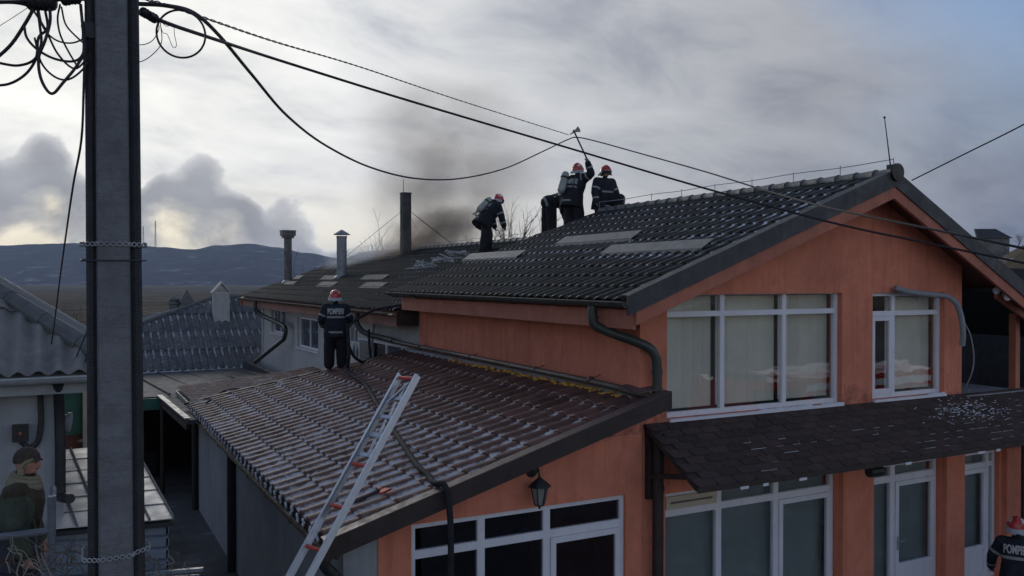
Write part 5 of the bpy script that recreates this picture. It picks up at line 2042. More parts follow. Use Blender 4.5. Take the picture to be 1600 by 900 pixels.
        for i in range(7):
            for j in range(22):
                j2 = (j + 1) % 22
                cp.f.append((i * 22 + j, (i + 1) * 22 + j, (i + 1) * 22 + j2, i * 22 + j2))
        cp.f.append(tuple(range(22)))
        hat = put(cp, 'cap', 'cap_brown')
        pk = MB()
        for i in range(3):
            for j in range(9):
                ph = R(-60 + 120 * j / 8)
                pk.v.append(tuple(HC + HM @ Vector((math.sin(ph) * (.095 + .008 * i), math.cos(ph) * (.112 + .014 * i), .012 - .010 * i))))
        for i in range(2):
            for j in range(8):
                pk.f.append((i * 9 + j, i * 9 + j + 1, i * 9 + 10 + j, i * 9 + 9 + j))
        put(pk, 'peak', 'cap_brown', hat)
        sc_ = MB()
        for i, (hh, rx, ry, th_) in enumerate(((.475, .145, .125, .034), (.515, .125, .112, .030), (.55, .105, .10, .026))):
            pts = [p0 + t * (hh + .02 * math.cos(a * math.pi / 9) * -1) + r * (rx * math.sin(a * math.pi / 9)) + f * (ry * math.cos(a * math.pi / 9) + .015) for a in range(18)]
            sc_.tube(pts, th_, 8, closed=True)
        # a strip of the hood up over the ear
        for s in (-1, 1):
            sc_.tube([p0 + t * .58 + r * (s * .09), hc + HM @ Vector((s * .092, -.02, -.03)), hc + HM @ Vector((s * .097, .02, .02)), hc + HM @ Vector((s * .075, .075, .045))], [.035, .024, .018, .012], 8)
        put(sc_, 'scarf', 'scarf_beige')
        band(p0 - t * .16, t, .06, 'vest_hem', 'cap_brown', .3, .004)
        zp = MB()
        zp.tube([p0 + t * .48 + f * .13, p0 + t * .3 + f * .163, p0 + t * .05 + f * .163, p0 - t * .18 + f * .165], .012, 6)
        put(zp, 'vest_edge', 'scarf_beige')
    for s in (-1, 1):
        put(MB().ball(hc + HM @ Vector((s * .034, .090, .012)), (.015, .008, .009), 8, 6, HM), 'eye', 'eye_dark')
    put(MB().ball(hc + HM @ Vector((0, .100, -.055)), (.026, .008, .008), 8, 6, HM), 'mouth', 'lip')
    out_ = dict(M=Mw, p0=p0, t=t, f=f, r=r, hands=hands, root=root)
    if tank:
        ang, sx = tank
        base_ = p0 + t * .02 - f * (.10 + .135 * bulk) + r * sx
        ax = (Matrix.Rotation(R(ang), 3, r) @ t).normalized()
        ba = thing('air_cylinder', tank_label, 'air cylinder', tuple(Mw @ base_))
        put(MB().lathe(base_, [(.02, -.02), (.05, -.01), (.092, .04), (.096, .10), (.096, .44), (.092, .48), (.066, .53), (.02, .55)], 18, ax), 'cylinder', 'tank', ba)
        put(MB().lathe(base_, [(.099, .36), (.101, .365), (.101, .405), (.099, .41)], 18, ax), 'strap_band', 'tank_band', ba)
        put(MB().lathe(base_, [(.022, -.09), (.03, -.085), (.03, -.03), (.018, -.02)], 12, ax), 'valve', 'axe_steel', ba)
        bp = MB()
        c = base_ + f * .10
        bp.prism([c + r * -.11 - t * .06, c + r * .11 - t * .06, c + r * .09 + t * .42, c + r * -.09 + t * .42], f * .03)
        put(bp, 'back_plate', 'black_plastic', ba, False)
        hs_ = MB()
        hs_.tube(smooth_path([base_ - ax * .07, base_ - ax * .12 + r * -.12, base_ - ax * .05 + r * -.2 + f * .1, p0 + t * .1 - r * .24 + f * .1], 5), .013, 7)
        hs_.tube([base_ - ax * .09 + r * .02, base_ - ax * .09 + r * .02 + Vector((0, 0, -.42))], .008, 5)
        put(hs_, 'air_hose', 'black_plastic', ba)
        for s in (-1, 1):
            st = MB()
            pts = []
            for q in range(9):
                a = math.pi * q / 8
                o = p0 + t * (.20 + .30 * math.sin(a)) + r * (s * .105)
                dirv = (f * -math.cos(a) + t * (.25 * math.sin(a))).normalized()
                h = bvh.ray_cast(o - t * .02, dirv, .5)
                d_ = (h[3] if h[0] is not None else .15) + .012
                pts.append(o - t * .02 + dirv * d_)
            st.tube(pts, .018, 6)
            put(st, 'harness_strap', 'tank_band', ba)
    return out_


def yaw_of(v):
    return math.atan2(-v.x, v.y)


GRP = 'firefighters at work on and around the roofs'
lookdir = lambda x: (FWD + RIGHT * ((x - 800) / FPX)).normalized()
# 1: on the annexe roof, seen from behind, holding the hose
l1 = Vector((6.05, 20.95, annexe_z(6.05) + .09))
f1_ = person('firefighter in navy suit holding a hose on the brown roof, seen from behind', l1, yaw_of(lookdir(525)) + R(4), 1.07,
             lean=3, upL=(-.42, .05, -1), foL=(.15, .75, -.55), upR=(.50, .05, -1), foR=(-.10, .85, -.6), thL=(-.10, .02, -1), thR=(.10, 0, -1), shL=(-.02, -.03, -1), shR=(.02, -.02, -1), head_pitch=8, group=GRP, bulk=1.28)
# 2: stepping along the rear ridge, bent forward, cylinder on the back
d2 = (RIGHT * .86 + FWD * .51).normalized()
l2 = P(758, 400, d=26.0)
l2 = Vector((l2.x, l2.y, BRZ - abs(RIDGE_X - l2.x) * BS + .07))
f2_ = person('stooping firefighter with air cylinder on the rear ridge beside the smoke', l2, yaw_of(d2), 1.10, lean=40, upL=(-.15, .35, -1), foL=(-.05, .35, -1),
             upR=(.12, .35, -1), foR=(.05, .30, -1), thL=(-.10, .42, -1), shL=(0, -.05, -1), thR=(.10, -.12, -1), shR=(0, -.22, -1), hip=.94, head_pitch=22, group=GRP, bulk=1.42,
             tank=(-8, -.03), tank_label='grey air cylinder on the back of the stooping firefighter by the smoke')
# 3: lifting the cable with an axe
d3 = (RIGHT * .66 + FWD * .75).normalized()
l3 = P(895, 345, d=23.2)
l3 = Vector((l3.x, l3.y, BRZ - abs(RIDGE_X - l3.x) * BS + .08))
f3_ = person('firefighter with air cylinder raising an axe to lift the cable', l3, yaw_of(d3), 1.12, lean=14, side=3, tgtR=P(917, 251, d=22.8), poleR=(.9, .1, -.1), tgtL=P(923, 271, d=22.85), poleL=(-.5, .5, -.8), thL=(-.1, .1, -1), thR=(.1, .15, -1), shL=(0, -.1, -1), shR=(0, -.1, -1), head_pitch=-6, group=GRP, bulk=1.36, curl=85,
             tank=(-6, -.17), tank_label='grey air cylinder worn by the firefighter who raises the axe')
# 4: bent double behind him
l4 = P(858, 352, d=24.3)
l4 = Vector((l4.x, l4.y, BRZ - abs(RIDGE_X - l4.x) * BS + .08))
f4_ = person('firefighter bent double behind the axe man, back bowed over the roof', l4, yaw_of((RIGHT * .93 + FWD * .36).normalized()), 1.08, lean=76, hip=.97, upL=(-.1, .35, -1), foL=(0, .35, -1),
             upR=(.1, .35, -1), foR=(0, .35, -1), thL=(-.08, -.06, -1), thR=(.08, .05, -1), head_pitch=55, group=GRP, bulk=1.35)
# 5: kneeling at the ridge end, facing the street
l5 = P(942, 330, d=23.0)
l5 = Vector((l5.x, l5.y, 6.80))
f5_ = person('kneeling firefighter in red helmet facing the street at the ridge end', l5, yaw_of((-FWD * .85 + RIGHT * .5).normalized()), 1.08, lean=8, hip=.62, upL=(-.42, .15, -1), foL=(-.02, .35, -1),
             upR=(.40, .15, -1), foR=(.05, .35, -1), thL=(-.25, .9, .05), shL=(-.05, -.15, -1), thR=(.2, .35, -.9), shR=(.05, -.9, -.25), head_pitch=12, group=GRP, bulk=1.36, text=False)
# 6: below, walking towards the doors
l6 = P(1591, 800, d=14.2)
l6 = Vector((l6.x, l6.y, -.55))
f6_ = person('firefighter in red helmet standing by the ground floor doors at the right edge', l6, yaw_of((FWD * .93 - RIGHT * .05 + RIGHT * .55).normalized()), 1.05, lean=10, upL=(-.55, .15, -1), foL=(-.05, .55, -.8),
             upR=(.4, .25, -1), foR=(.1, .6, -.8), thL=(-.12, .1, -1), thR=(.1, -.1, -1), shL=(0, -.12, -1), shR=(0, -.12, -1), head_pitch=14, group=GRP, bulk=1.16)
# 7: bystander on the terrace, in profile
l7 = P(28, 900, d=7.75)
l7 = Vector((l7.x, l7.y, 2.03))
f7_ = person('bystander in brown cap, beige scarf and brown vest standing at the railing', l7, yaw_of((RIGHT * .95 + FWD * .25).normalized()), .98, lean=4, upL=(-.2, -.05, -1), foL=(-.05, .35, -1),
             upR=(.16, .0, -1), foR=(.02, .35, -1), thL=(-.06, .03, -1), thR=(.06, -.02, -1), head_pitch=2, kit='civil', curl=35, voxel=.011, bulk=1.25)

bpy.data.scenes.remove(TS)

# ------------------------------------------------------------------ utility pole with conduits, bands and cables
PD = 5.5
pb = P(180, 900, d=PD)
pole = thing('utility_pole', 'thick concrete utility pole with black conduits strapped to its sides', 'pole', (pb.x, pb.y, -.6))
look = (FWD + RIGHT * ((180 - 800) / FPX))
look = look.normalized()
sidev = Vector((look.y, -look.x, 0))
pc = Vector((pb.x, pb.y, 0))
def pole_pt(z, s, fwd=0.0):
    """point beside the pole axis; the pole leans and tapers slightly"""
    c = P(180 if z < 4 else 180, 500, d=PD)
    lean_ = (-.0042) * (z - 3.3)
    return Vector((c.x, c.y, z)) + sidev * (s + lean_) + look * fwd
pm = MB()
zs = [-.6, 1.0, 2.5, 4.0, 5.5, 7.6]
for z in zs:
    h = .118 - (z - 3) * .0025
    for s, fd in ((-h, .13), (-h * .82, .0), (-h * .78, -.012), (h * .78, -.012), (h * .82, 0.0), (h, .13), (h, .26), (-h, .26)):
        pm.v.append(tuple(pole_pt(z, s, fd - .05)))
n = 8
for k in range(len(zs) - 1):
    for j in range(n):
        j2 = (j + 1) % n
        pm.f.append((k * n + j, k * n + j2, (k + 1) * n + j2, (k + 1) * n + j))
pm.f.append(tuple(range(n - 1, -1, -1)))
pm.f.append(tuple((len(zs) - 1) * n + j for j in range(n)))
pm.build('shaft', 'concrete_pole', pole)
for s, r0 in ((-1, .040), (1, .046)):
    cm = MB()
    z = -.5
    pts, rs = [], []
    i = 0
    while z < 7.3:
        h = .118 - (z - 3) * .0025
        pts.append(pole_pt(z, s * (h + r0 * .25), .0 + .03))
        rs.append(r0 * (1.0 if i % 2 else .95))
        z += .0075
        i += 1
    cm.tube(pts, rs, 10)
    cm.build('conduit', 'black_plastic', pole)
def ring_pts(z, grow=.0, dz=0.0):
    h = .118 - (z - 3) * .0025
    a = h + .075 + grow
    raw = [(-a, .02), (-h * .95, -.035 - grow), (-h * .8, -.066 - grow), (h * .8, -.066 - grow), (h * .95, -.035 - grow), (a + .006, .02), (a, .10), (h, .22), (-h, .22), (-a, .10)]
    return [pole_pt(z + dz * i / 9, s, f) for i, (s, f) in enumerate(raw)]
for z, dz in ((5.3 + (438 - 382) / FPX * PD, 0.0), (5.3 + (438 - 872) / FPX * PD, .055)):
    bm_ = MB()
    rp = ring_pts(z, .004, dz)
    for i in range(len(rp)):
        a, b = rp[i], rp[(i + 1) % len(rp)]
        L = (b - a).length
        k = max(1, int(L / .034))
        for q in range(k):
            c = a.lerp(b, (q + .5) / k)
            e1 = (b - a).normalized()
            e2 = Vector((0, 0, 1))
            # perforated tape: ring shaped links
            ring = [c + e1 * (.015 * math.cos(t * math.pi / 4)) + e2 * (.013 * math.sin(t * math.pi / 4)) for t in range(8)]
            bm_.tube(ring, .0048, 4, closed=True)
    bm_.build('strap', 'zinc_dull', pole)
wr_ = MB()
wr_.tube(ring_pts(5.3 + 30 / FPX * PD, .002, .01), .0045, 5, closed=True)
wr_.build('tie_wire', 'dark_metal', pole)

# cables ------------------------------------------------------------
def cable(name, label, pts, r, k=8, twist=False, group=None, m='cable_black'):
    sp = smooth_path(pts, k)
    mb = MB()
    if twist:
        for ph in (0, math.pi):
            q = []
            L = 0
            fine = smooth_path(sp, 5)
            for i, p in enumerate(fine):
                if i:
                    L += (p - fine[i - 1]).length
                a = L * 14 + ph
                q.append(p + Vector((math.cos(a) * r * .5, math.cos(a) * r * .3, math.sin(a) * r)))
            mb.tube(q, r * .8, 5)
    else:
        mb.tube(sp, r, 7)
    return tag(mb.build(name, m, None, True), label, 'cable', group)


def W(*rows):
    """survey points: (x, y, distance)"""
    return [P(x, y, d=d) for x, y, d in rows]


cable('overhead_cable', 'twisted thin overhead cable running from the pole top to the raised axe', W((-60, -40, 5.2), (120, -12, 5.5), (215, -3, 6.0), (300, 22, 7.4), (430, 66, 10), (565, 106, 13.5), (720, 158, 18), (888, 211, 22.7)), .0078, 8, True)
cable('overhead_cable', 'straight thick overhead cable crossing in front of the gable', W((236, 24, 5.7), (262, 37, 5.9), (330, 60, 6.6), (450, 99, 8.4), (640, 158, 10), (880, 229, 11.6), (1100, 294, 11.8), (1300, 348, 11.4), (1450, 380, 10.9), (1600, 411, 10.3), (1760, 444, 10)), .014)
cable('overhead_cable', 'sagging black cable lifted up by the axe on the roof', W((215, 7, 5.8), (262, 10, 6.0), (305, 22, 6.4), (345, 58, 7.0), (395, 118, 8.2), (450, 182, 9.8), (510, 228, 11.8), (580, 262, 14), (650, 279, 16), (720, 279, 18), (790, 263, 20), (850, 236, 21.6), (886, 219, 22.5), (902, 215, 22.8), (935, 222, 22.2), (1000, 240, 20.8), (1100, 268, 18.2), (1200, 299, 15.5), (1300, 326, 13), (1450, 357, 10.9), (1600, 388, 9.7), (1760, 420, 9)), .0155)
cable('overhead_cable', 'cable rising to the upper right from the gable peak', W((1424, 282, 15.5), (1500, 244, 14.6), (1600, 194, 13.5), (1760, 108, 12)), .012)
cable('coiled_cable', 'round loop of spare cable hanging right of the pole', [P(284 + 38 * math.cos(a), 54 + 37 * math.sin(a) + 3 * math.cos(a), d=6.05 + .03 * math.sin(a)) for a in [i * 2 * math.pi / 18 - 1.2 for i in range(20)]], .0075, 3)
cable('thin_wire', 'thin wire squiggle hanging inside the cable loop', W((250, 32, 5.9), (262, 42, 5.9), (272, 38, 5.9), (274, 55, 5.9), (277, 72, 5.9), (271, 74, 5.9), (263, 55, 5.9), (256, 52, 5.9), (252, 40, 5.9)), .0022, 5)
cable('thin_wire', 'upper thin wire sagging from the pole to the loop', W((205, 66, 5.45), (222, 71, 5.5), (240, 64, 5.6), (250, 45, 5.8), (246, 34, 5.9)), .003, 5)
cable('thin_wire', 'lower thin wire sagging from the pole to the loop', W((205, 95, 5.45), (222, 97, 5.5), (242, 84, 5.6), (254, 66, 5.8), (252, 36, 5.9)), .003, 5)
cable('thin_wire', 'faint thin wire rising toward the junction box from the left edge', W((-20, 55, 5.3), (20, 30, 5.35), (46, 13, 5.4)), .002, 4)
# left bundle
cable('hanging_cable', 'thick cable sweeping from the junction box down to the left edge', W((55, 14, 5.4), (40, 40, 5.38), (15, 75, 5.36), (-30, 112, 5.3)), .011, 6)
cable('hanging_cable', 'cable looping low from the left edge back up to the junction box', W((-30, 92, 5.3), (0, 99, 5.3), (30, 103, 5.32), (55, 94, 5.34), (66, 70, 5.36), (64, 40, 5.38), (60, 12, 5.4)), .0085, 6)
cable('hanging_cable', 'lowest cable loop swinging out past the left edge', W((-30, 131, 5.3), (10, 133, 5.32), (40, 118, 5.34), (58, 92, 5.36), (62, 60, 5.38), (76, 45, 5.4), (72, 14, 5.42)), .0085, 6)
cable('hanging_cable', 'narrow deep cable loop reaching lowest beside the pole', W((80, 12, 5.4), (80, 36, 5.36), (72, 65, 5.34), (62, 92, 5.34), (66, 125, 5.34), (82, 147, 5.34), (100, 130, 5.34), (124, 100, 5.36), (133, 75, 5.38), (128, 8, 5.42)), .0095, 6)
cable('hanging_cable', 'wide cable arc under the junction box ending behind the pole', W((40, 42, 5.36), (44, 60, 5.36), (60, 78, 5.36), (85, 92, 5.36), (112, 97, 5.36), (128, 90, 5.36), (134, 70, 5.38), (130, 40, 5.40)), .008, 6)
cable('hanging_cable', 'diagonal cable crossing the bundle left of the pole', W((52, 14, 5.38), (72, 45, 5.36), (92, 85, 5.36), (118, 108, 5.36), (140, 90, 5.38)), .0065, 6)
cable('hanging_cable', 'thin cable arc curving up into the smaller junction box', W((96, 8, 5.42), (92, 30, 5.4), (96, 55, 5.38), (108, 80, 5.38), (122, 104, 5.38)), .006, 6)
cable('hanging_cable', 'shallow thin cable arc meeting the pole at clamp height', W((62, 14, 5.42), (70, 45, 5.4), (90, 64, 5.4), (115, 68, 5.4), (140, 58, 5.4)), .0055, 6)
cable('hanging_cable', 'thin cable falling from the small box straight to the pole', W((98, 12, 5.42), (105, 40, 5.4), (125, 62, 5.4), (142, 76, 5.4)), .0055, 6)
cable('hanging_cable', 'broad lower arc joining the pole under the clamp', W((56, 60, 5.36), (66, 98, 5.36), (86, 120, 5.36), (108, 125, 5.36), (130, 110, 5.38), (140, 92, 5.4)), .0065, 6)
cable('drop_cable', 'long slack cable dropping from the pole top to the neighbour eave', W((134, 60, 5.42), (132, 140, 5.42), (128, 220, 5.5), (115, 290, 6.2), (103, 370, 7.4), (93, 440, 9.0), (84, 510, 10.2), (76, 560, 10.9), (68, 590, 11.3)), .0075, 6)
cable('drop_cable', 'short cable hugging the left side of the pole', W((138, 80, 5.44), (136, 140, 5.44), (141, 190, 5.46), (148, 212, 5.46)), .0065, 6)
cable('drop_cable', 'pair of cables slanting from the pole to the eave, left one', W((150, 490, 5.9), (137, 515, 8), (122, 550, 10.2), (108, 585, 11.2)), .008, 6)
cable('drop_cable', 'pair of cables slanting from the pole to the eave, right one', W((152, 495, 5.9), (140, 530, 8), (134, 560, 10.2), (132, 585, 11.2)), .008, 6)
cable('span_cable', 'upper heavy cable entering the frame top left toward the pole', W((-60, 4, 5.2), (20, 4, 5.3), (60, 2, 5.4), (140, 0, 5.5), (215, 6, 5.8)), .012, 5)
cable('span_cable', 'lower heavy cable entering the frame top left toward the pole', W((-60, 9, 5.2), (10, 5, 5.3), (40, 8, 5.36), (56, 16, 5.4)), .010, 5)
def splice(label, a, b, r):
    a, b = Vector(a), Vector(b)
    d = (b - a)
    L = d.length
    t = thing('junction_box', label, 'junction box', tuple((a + b) / 2))
    MB().lathe(a, [(r * .35, -.01 * L), (r * .8, .04 * L), (r, .10 * L), (r * .97, .45 * L), (r * 1.03, .5 * L), (r * .97, .55 * L), (r, .90 * L), (r * .8, .96 * L), (r * .35, 1.01 * L)], 14, d).build('case', 'black_plastic', t, True)
    rb_ = MB()
    for q in (.2, .35, .65, .8):
        c = a + d * q
        rb_.lathe(c, [(r * 1.0, -.006), (r * 1.08, -.004), (r * 1.08, .004), (r * 1.0, .006)], 14, d)
    rb_.build('ribs', 'black_plastic', t, True)
    return t
splice('large black cable junction box at the top left corner', P(43, 3, d=5.4), P(90, 3, d=5.42), .058)
splice('smaller black cable junction box just left of the pole top', P(96, 0, d=5.42), P(128, -4, d=5.45), .042)
splice('small tapered cable clamp hanging right of the pole', P(220, 17, d=5.85), P(248, 33, d=5.95), .032)
tag(MB().box(*[v for q in range(3) for v in sorted((pole_pt(6.83, -.17, -.02)[q], pole_pt(6.93, -.10, .05)[q]))]).build('cable_clamp', 'black_plastic', None), 'small black clamp on the left side of the pole', 'clamp')

# ------------------------------------------------------------------ ladder
lad = thing('ladder', 'aluminium extension ladder with red rungs leaning on the brown eave', 'ladder', (1.0, 9.5, -.6))
Lp, Lt = P(484, 870, d=9.75), P(639, 586, d=10.9)
ld = (Lt - Lp).normalized()
bot = Lp - ld * ((Lp.z + .58) / ld.z)
rungv = Vector((-.118, .388, 0))
rungv = (rungv - ld * rungv.dot(ld)).normalized()
nrm = ld.cross(rungv).normalized()
half = .185
def rail(a, b, off, w, h, m, nm, par):
    mb = MB()
    mb.beam(a + rungv * off, b + rungv * off, w, h, tuple(nrm))
    return mb.build(nm, m, par)
for s in (-1, 1):
    # outer channel: web and two flanges
    mb = MB()
    a, b = bot + rungv * (s * half), Lt + rungv * (s * half)
    mb.beam(a, b, .006, .085, tuple(nrm))
    for q in (-1, 1):
        mb.beam(a + nrm * (q * .040) - rungv * (s * .017), b + nrm * (q * .040) - rungv * (s * .017), .030, .006, tuple(nrm))
    mb.build('rail', 'aluminium', lad)
    a2, b2 = Lt - ld * 2.0 + rungv * (s * (half - .05)), Lt - ld * .18 + rungv * (s * (half - .05))
    mb = MB()
    mb.beam(a2, b2, .02, .045, tuple(nrm))
    mb.build('inner_rail', 'galvanised', lad)
Ltot = (Lt - bot).length
posn = [.06, 2.06 * .5 + .03]
lens = []
# rung distances measured from the top
tops = []
for px_y in (591, 727, 792, 858):
    q = min(range(0, 400), key=lambda i: abs((HORIZON - (lambda p: (p.z - CAM_Z) / FWD.dot(p) * FPX)(Lt - ld * (i * .01))) - px_y))
    tops.append(q * .01)
step = (tops[3] - tops[1]) / 2
dd_ = tops[3]
while dd_ + step < Ltot - .2:
    dd_ += step
    tops.append(dd_)
for dd_ in tops:
    c = Lt - ld * dd_
    rg = MB().tube([c - rungv * (half - .006), c + rungv * (half - .006)], .017, 10).build('rung', 'aluminium', lad, True)
    MB().tube([c - rungv * (half - .05), c + rungv * (half - .03)], .024, 10).build('grip', 'rung_red', rg, True)
for dd_ in (.35, .62, .88, 1.15):
    c = Lt - ld * dd_
    mb = MB()
    mb.beam(c - rungv * (half - .03), c + rungv * (half - .03), .05, .016, tuple(nrm))
    mb.beam(c - rungv * .06 - ld * .02, c - rungv * .02 + ld * .22, .03, .02, tuple(nrm))
    mb.build('pawl', 'galvanised', lad)
mb = MB()
mb.beam(Lt - ld * .12 - rungv * .1 + nrm * .02, Lt - ld * .45 + rungv * .12 + nrm * .02, .03, .012, tuple(nrm))
mb.build('lock_plate', 'galvanised', lad)
for s in (-1, 1):
    MB().beam(bot + rungv * (s * half) - ld * .0, bot + rungv * (s * half) - ld * .05, .05, .10, tuple(nrm)).build('foot', 'black_plastic', lad)

# ------------------------------------------------------------------ axes
def axe(label, head, foot, blade_dir, head_m, L=None):
    head, foot = Vector(head), Vector(foot)
    t = thing('axe', label, 'axe', tuple(head))
    d = (foot - head).normalized()
    bd = Vector(blade_dir)
    bd = (bd - d * bd.dot(d)).normalized()
    s = d.cross(bd)
    MB().tube([head - d * .05, head + d * .2, head.lerp(foot, .6), foot], [.024, .023, .023, .028], 8).build('handle', 'axe_handle', t, True)
    hd_ = MB()
    prof = [(.0, -.035), (.05, -.04), (.15, -.085), (.165, 0), (.15, .085), (.05, .04), (.0, .035)]
    hd_.prism([head + bd * a + d * b - s * .014 for a, b in prof], s * .028)
    hd_.prism([head - bd * .0 - d * .032 - s * .012, head - bd * .0 + d * .032 - s * .012, head - bd * .15 + d * .03 - s * .004, head - bd * .15 + d * .018 - s * .004], s * .022)
    hd_.build('head', head_m, t)
    return t


axe('steel headed axe held up under the sagging cable', P(897, 206, d=22.75), P(926, 268, d=22.9), RIGHT * .8 + Vector((0, 0, .7)), 'axe_steel')
def brown_pt(x, y, lift=.07):
    c = Vector((0, 0, CAM_Z))
    o_ = Vector((AXE, 0, AZE)) + nB * lift
    v = P(x, y, d=1.0) - c
    return c + v * ((o_ - c).dot(nB) / v.dot(nB))
axe('red headed axe lying on the brown roof behind the ladder', brown_pt(596, 765, .10), brown_pt(550, 786, .09), Vector((.3, -1, .1)), 'axe_red')

# ------------------------------------------------------------------ fire hoses
hs = [P(543, 505, d=20.6), P(544, 530, d=20.5), P(545, 556, d=20.4), brown_pt(543, 577, .12), brown_pt(552, 588, .12), brown_pt(570, 600, .12), brown_pt(588, 630, .12), brown_pt(607, 662, .12), brown_pt(628, 692, .12), brown_pt(652, 728, .12), brown_pt(668, 742, .12)]
edge_ = Vector((4.33, 10.05, annexe_z(4.33) + .13))
hs += [Vector((4.30, 10.35, annexe_z(4.30) + .13)), edge_, Vector((4.36, 9.97, 2.28)), Vector((4.37, 9.97, 1.6)), Vector((4.38, 9.97, .5)), Vector((4.4, 9.95, -.5))]
hm_ = MB()
hm_.tube(smooth_path(hs, 6), .042, 10)
tag(hm_.build('fire_hose', 'hose_rubber', None, True), 'dark fire hose crossing the brown roof and hanging over its front edge', 'hose')
h2 = [P(544, 512, d=20.7), P(556, 500, d=21.4)] + [rear_pt(x, y, .12) for x, y in ((585, 484), (610, 479), (640, 474), (655, 466))]
tag(MB().tube(smooth_path(h2, 6), .035, 9).build('fire_hose', 'hose_rubber', None, True), 'black hose rising from the firefighter onto the rear roof', 'hose')
h3 = [P(545, 540, d=20.6), P(552, 556, d=20.8), P(566, 566, d=21.2), P(578, 566, d=21.8), P(577, 540, d=22.2), P(576, 515, d=22.4)]
tag(MB().tube(smooth_path(h3, 6), .035, 9).build('fire_hose', 'hose_rubber', None, True), 'slack hose loop beside the air conditioner', 'hose')
sp_ = lambda x, y: (lambda v, c: c + v * ((Os + Vector((0, 0, .06)) - c).dot(Vector((-vS.z, 0, vS.x))) / v.dot(Vector((-vS.z, 0, vS.x)))))(P(x, y, d=1.0) - Vector((0, 0, CAM_Z)), Vector((0, 0, CAM_Z)))
h4 = [sp_(x, y) for x, y in ((322, 630), (335, 620), (352, 611), (372, 608), (380, 611), (372, 617), (358, 622))]
tag(MB().tube(smooth_path(h4, 6), .030, 8).build('fire_hose', 'hose_rubber', None, True), 'short black hose end curled on the strip of old roof', 'hose')
# tangle of pale rope on the far hip
rnd = random.Random(5)
rt = MB()
ctr = [plane_pt(660, 420, .08), plane_pt(688, 410, .12), plane_pt(712, 400, .10)]
for k in range(16):
    a = ctr[rnd.randrange(3)]
    pts = []
    for q in range(7):
        pts.append(a + Vector((rnd.gauss(0, .14), rnd.gauss(0, .42), abs(rnd.gauss(0, .08)))))
    rt.tube(smooth_path(pts, 4), .016, 5)
o = tag(rt.build('rope_tangle', 'rope_white', None, True), 'pale tangled rope lying over the far roof hip', 'rope')
# conduit and wire by the balcony
cc_ = W((1398, 450, 15.4), (1420, 456, 15.5), (1450, 460, 15.7), (1478, 463, 15.9), (1494, 474, 15.95), (1502, 495, 15.95), (1505, 520, 15.95), (1504, 540, 16.0))
cm = MB()
sp2 = smooth_path(cc_, 14)
cm.tube(sp2, [.055 * (1.0 if i % 2 else .88) for i in range(len(sp2))], 9)
tag(cm.build('flexible_duct', 'conduit_grey', None, True), 'grey flexible duct bending across the small upper window', 'duct')
cable('thin_wire', 'pale thin wire loop hanging at the balcony corner', W((1508, 505, 16.1), (1517, 525, 16.1), (1522, 555, 16.1), (1520, 580, 16.1), (1510, 605, 16.2)), .012, 5, m='conduit_grey')
cp_ = P(1572, 462, Y=10.1)
cam_t = thing('security_camera', 'white floodlight and camera cluster under the right eave', 'camera', tuple(cp_))
MB().lathe(cp_, [(.05, -.10), (.055, -.08), (.055, .08), (.062, .085), (.062, .11)], 12, (-.6, -.7, -.3)).build('housing', 'white_pvc', cam_t, True)
MB().lathe(cp_ + Vector((-.22, .05, .10)), [(.02, -.05), (.06, -.03), (.07, .03), (.03, .05)], 12, (-.3, -.8, -.4)).build('lamp', 'white_pvc', cam_t, True)
MB().tube([cp_ + Vector((0, .02, .05)), cp_ + Vector((-.1, .15, .22)), cp_ + Vector((-.22, .08, .12))], .014, 6).build('arm', 'dark_metal', cam_t, True)
rp = P(1368, 737, Y=9.75)
ro = thing('rolled_mat', 'short black roll tucked under the awning edge by the pillar', 'roll', tuple(rp))
MB().lathe(rp, [(.0, -.14), (.085, -.14), (.09, -.12), (.09, .12), (.085, .14), (0, .14)], 14, (1, -.05, .0)).build('roll', 'black_plastic', ro, True)
MB().lathe(rp + Vector((.141, -.007, 0)), [(.05, 0), (.05, .01), (.03, .012)], 14, (1, -.05, 0)).build('end_ring', 'dark_metal', ro, True)
# wire mesh frame at the right
mf = thing('mesh_panel', 'dark steel wire mesh panel leaning at the right edge', 'panel', (16.9, 9.9, -.6))
a0, a1 = Vector((16.62, 10.15, 0)), Vector((17.7, 9.75, 0))
fr = MB()
for z in (-.5, 2.05):
    fr.beam(a0 + Vector((0, 0, z)), a1 + Vector((0, 0, z)), .05, .05)
for q in (0, 1):
    p = a0.lerp(a1, q)
    fr.beam(p + Vector((0, 0, -.6)), p + Vector((0, 0, 2.08)), .05, .05, (1, 0, 0))
fr.build('frame', 'dark_brown_metal', mf)
ms = MB()
for k in range(1, 5):
    p = a0.lerp(a1, k / 5)
    ms.tube([p + Vector((0, 0, -.5)), p + Vector((0, 0, 2.05))], .008, 5)
for k in range(1, 8):
    z = -.5 + 2.55 * k / 8
    ms.tube([a0 + Vector((0, 0, z)), a1 + Vector((0, 0, z))], .008, 5)
ms.build('mesh', 'dark_brown_metal', mf)

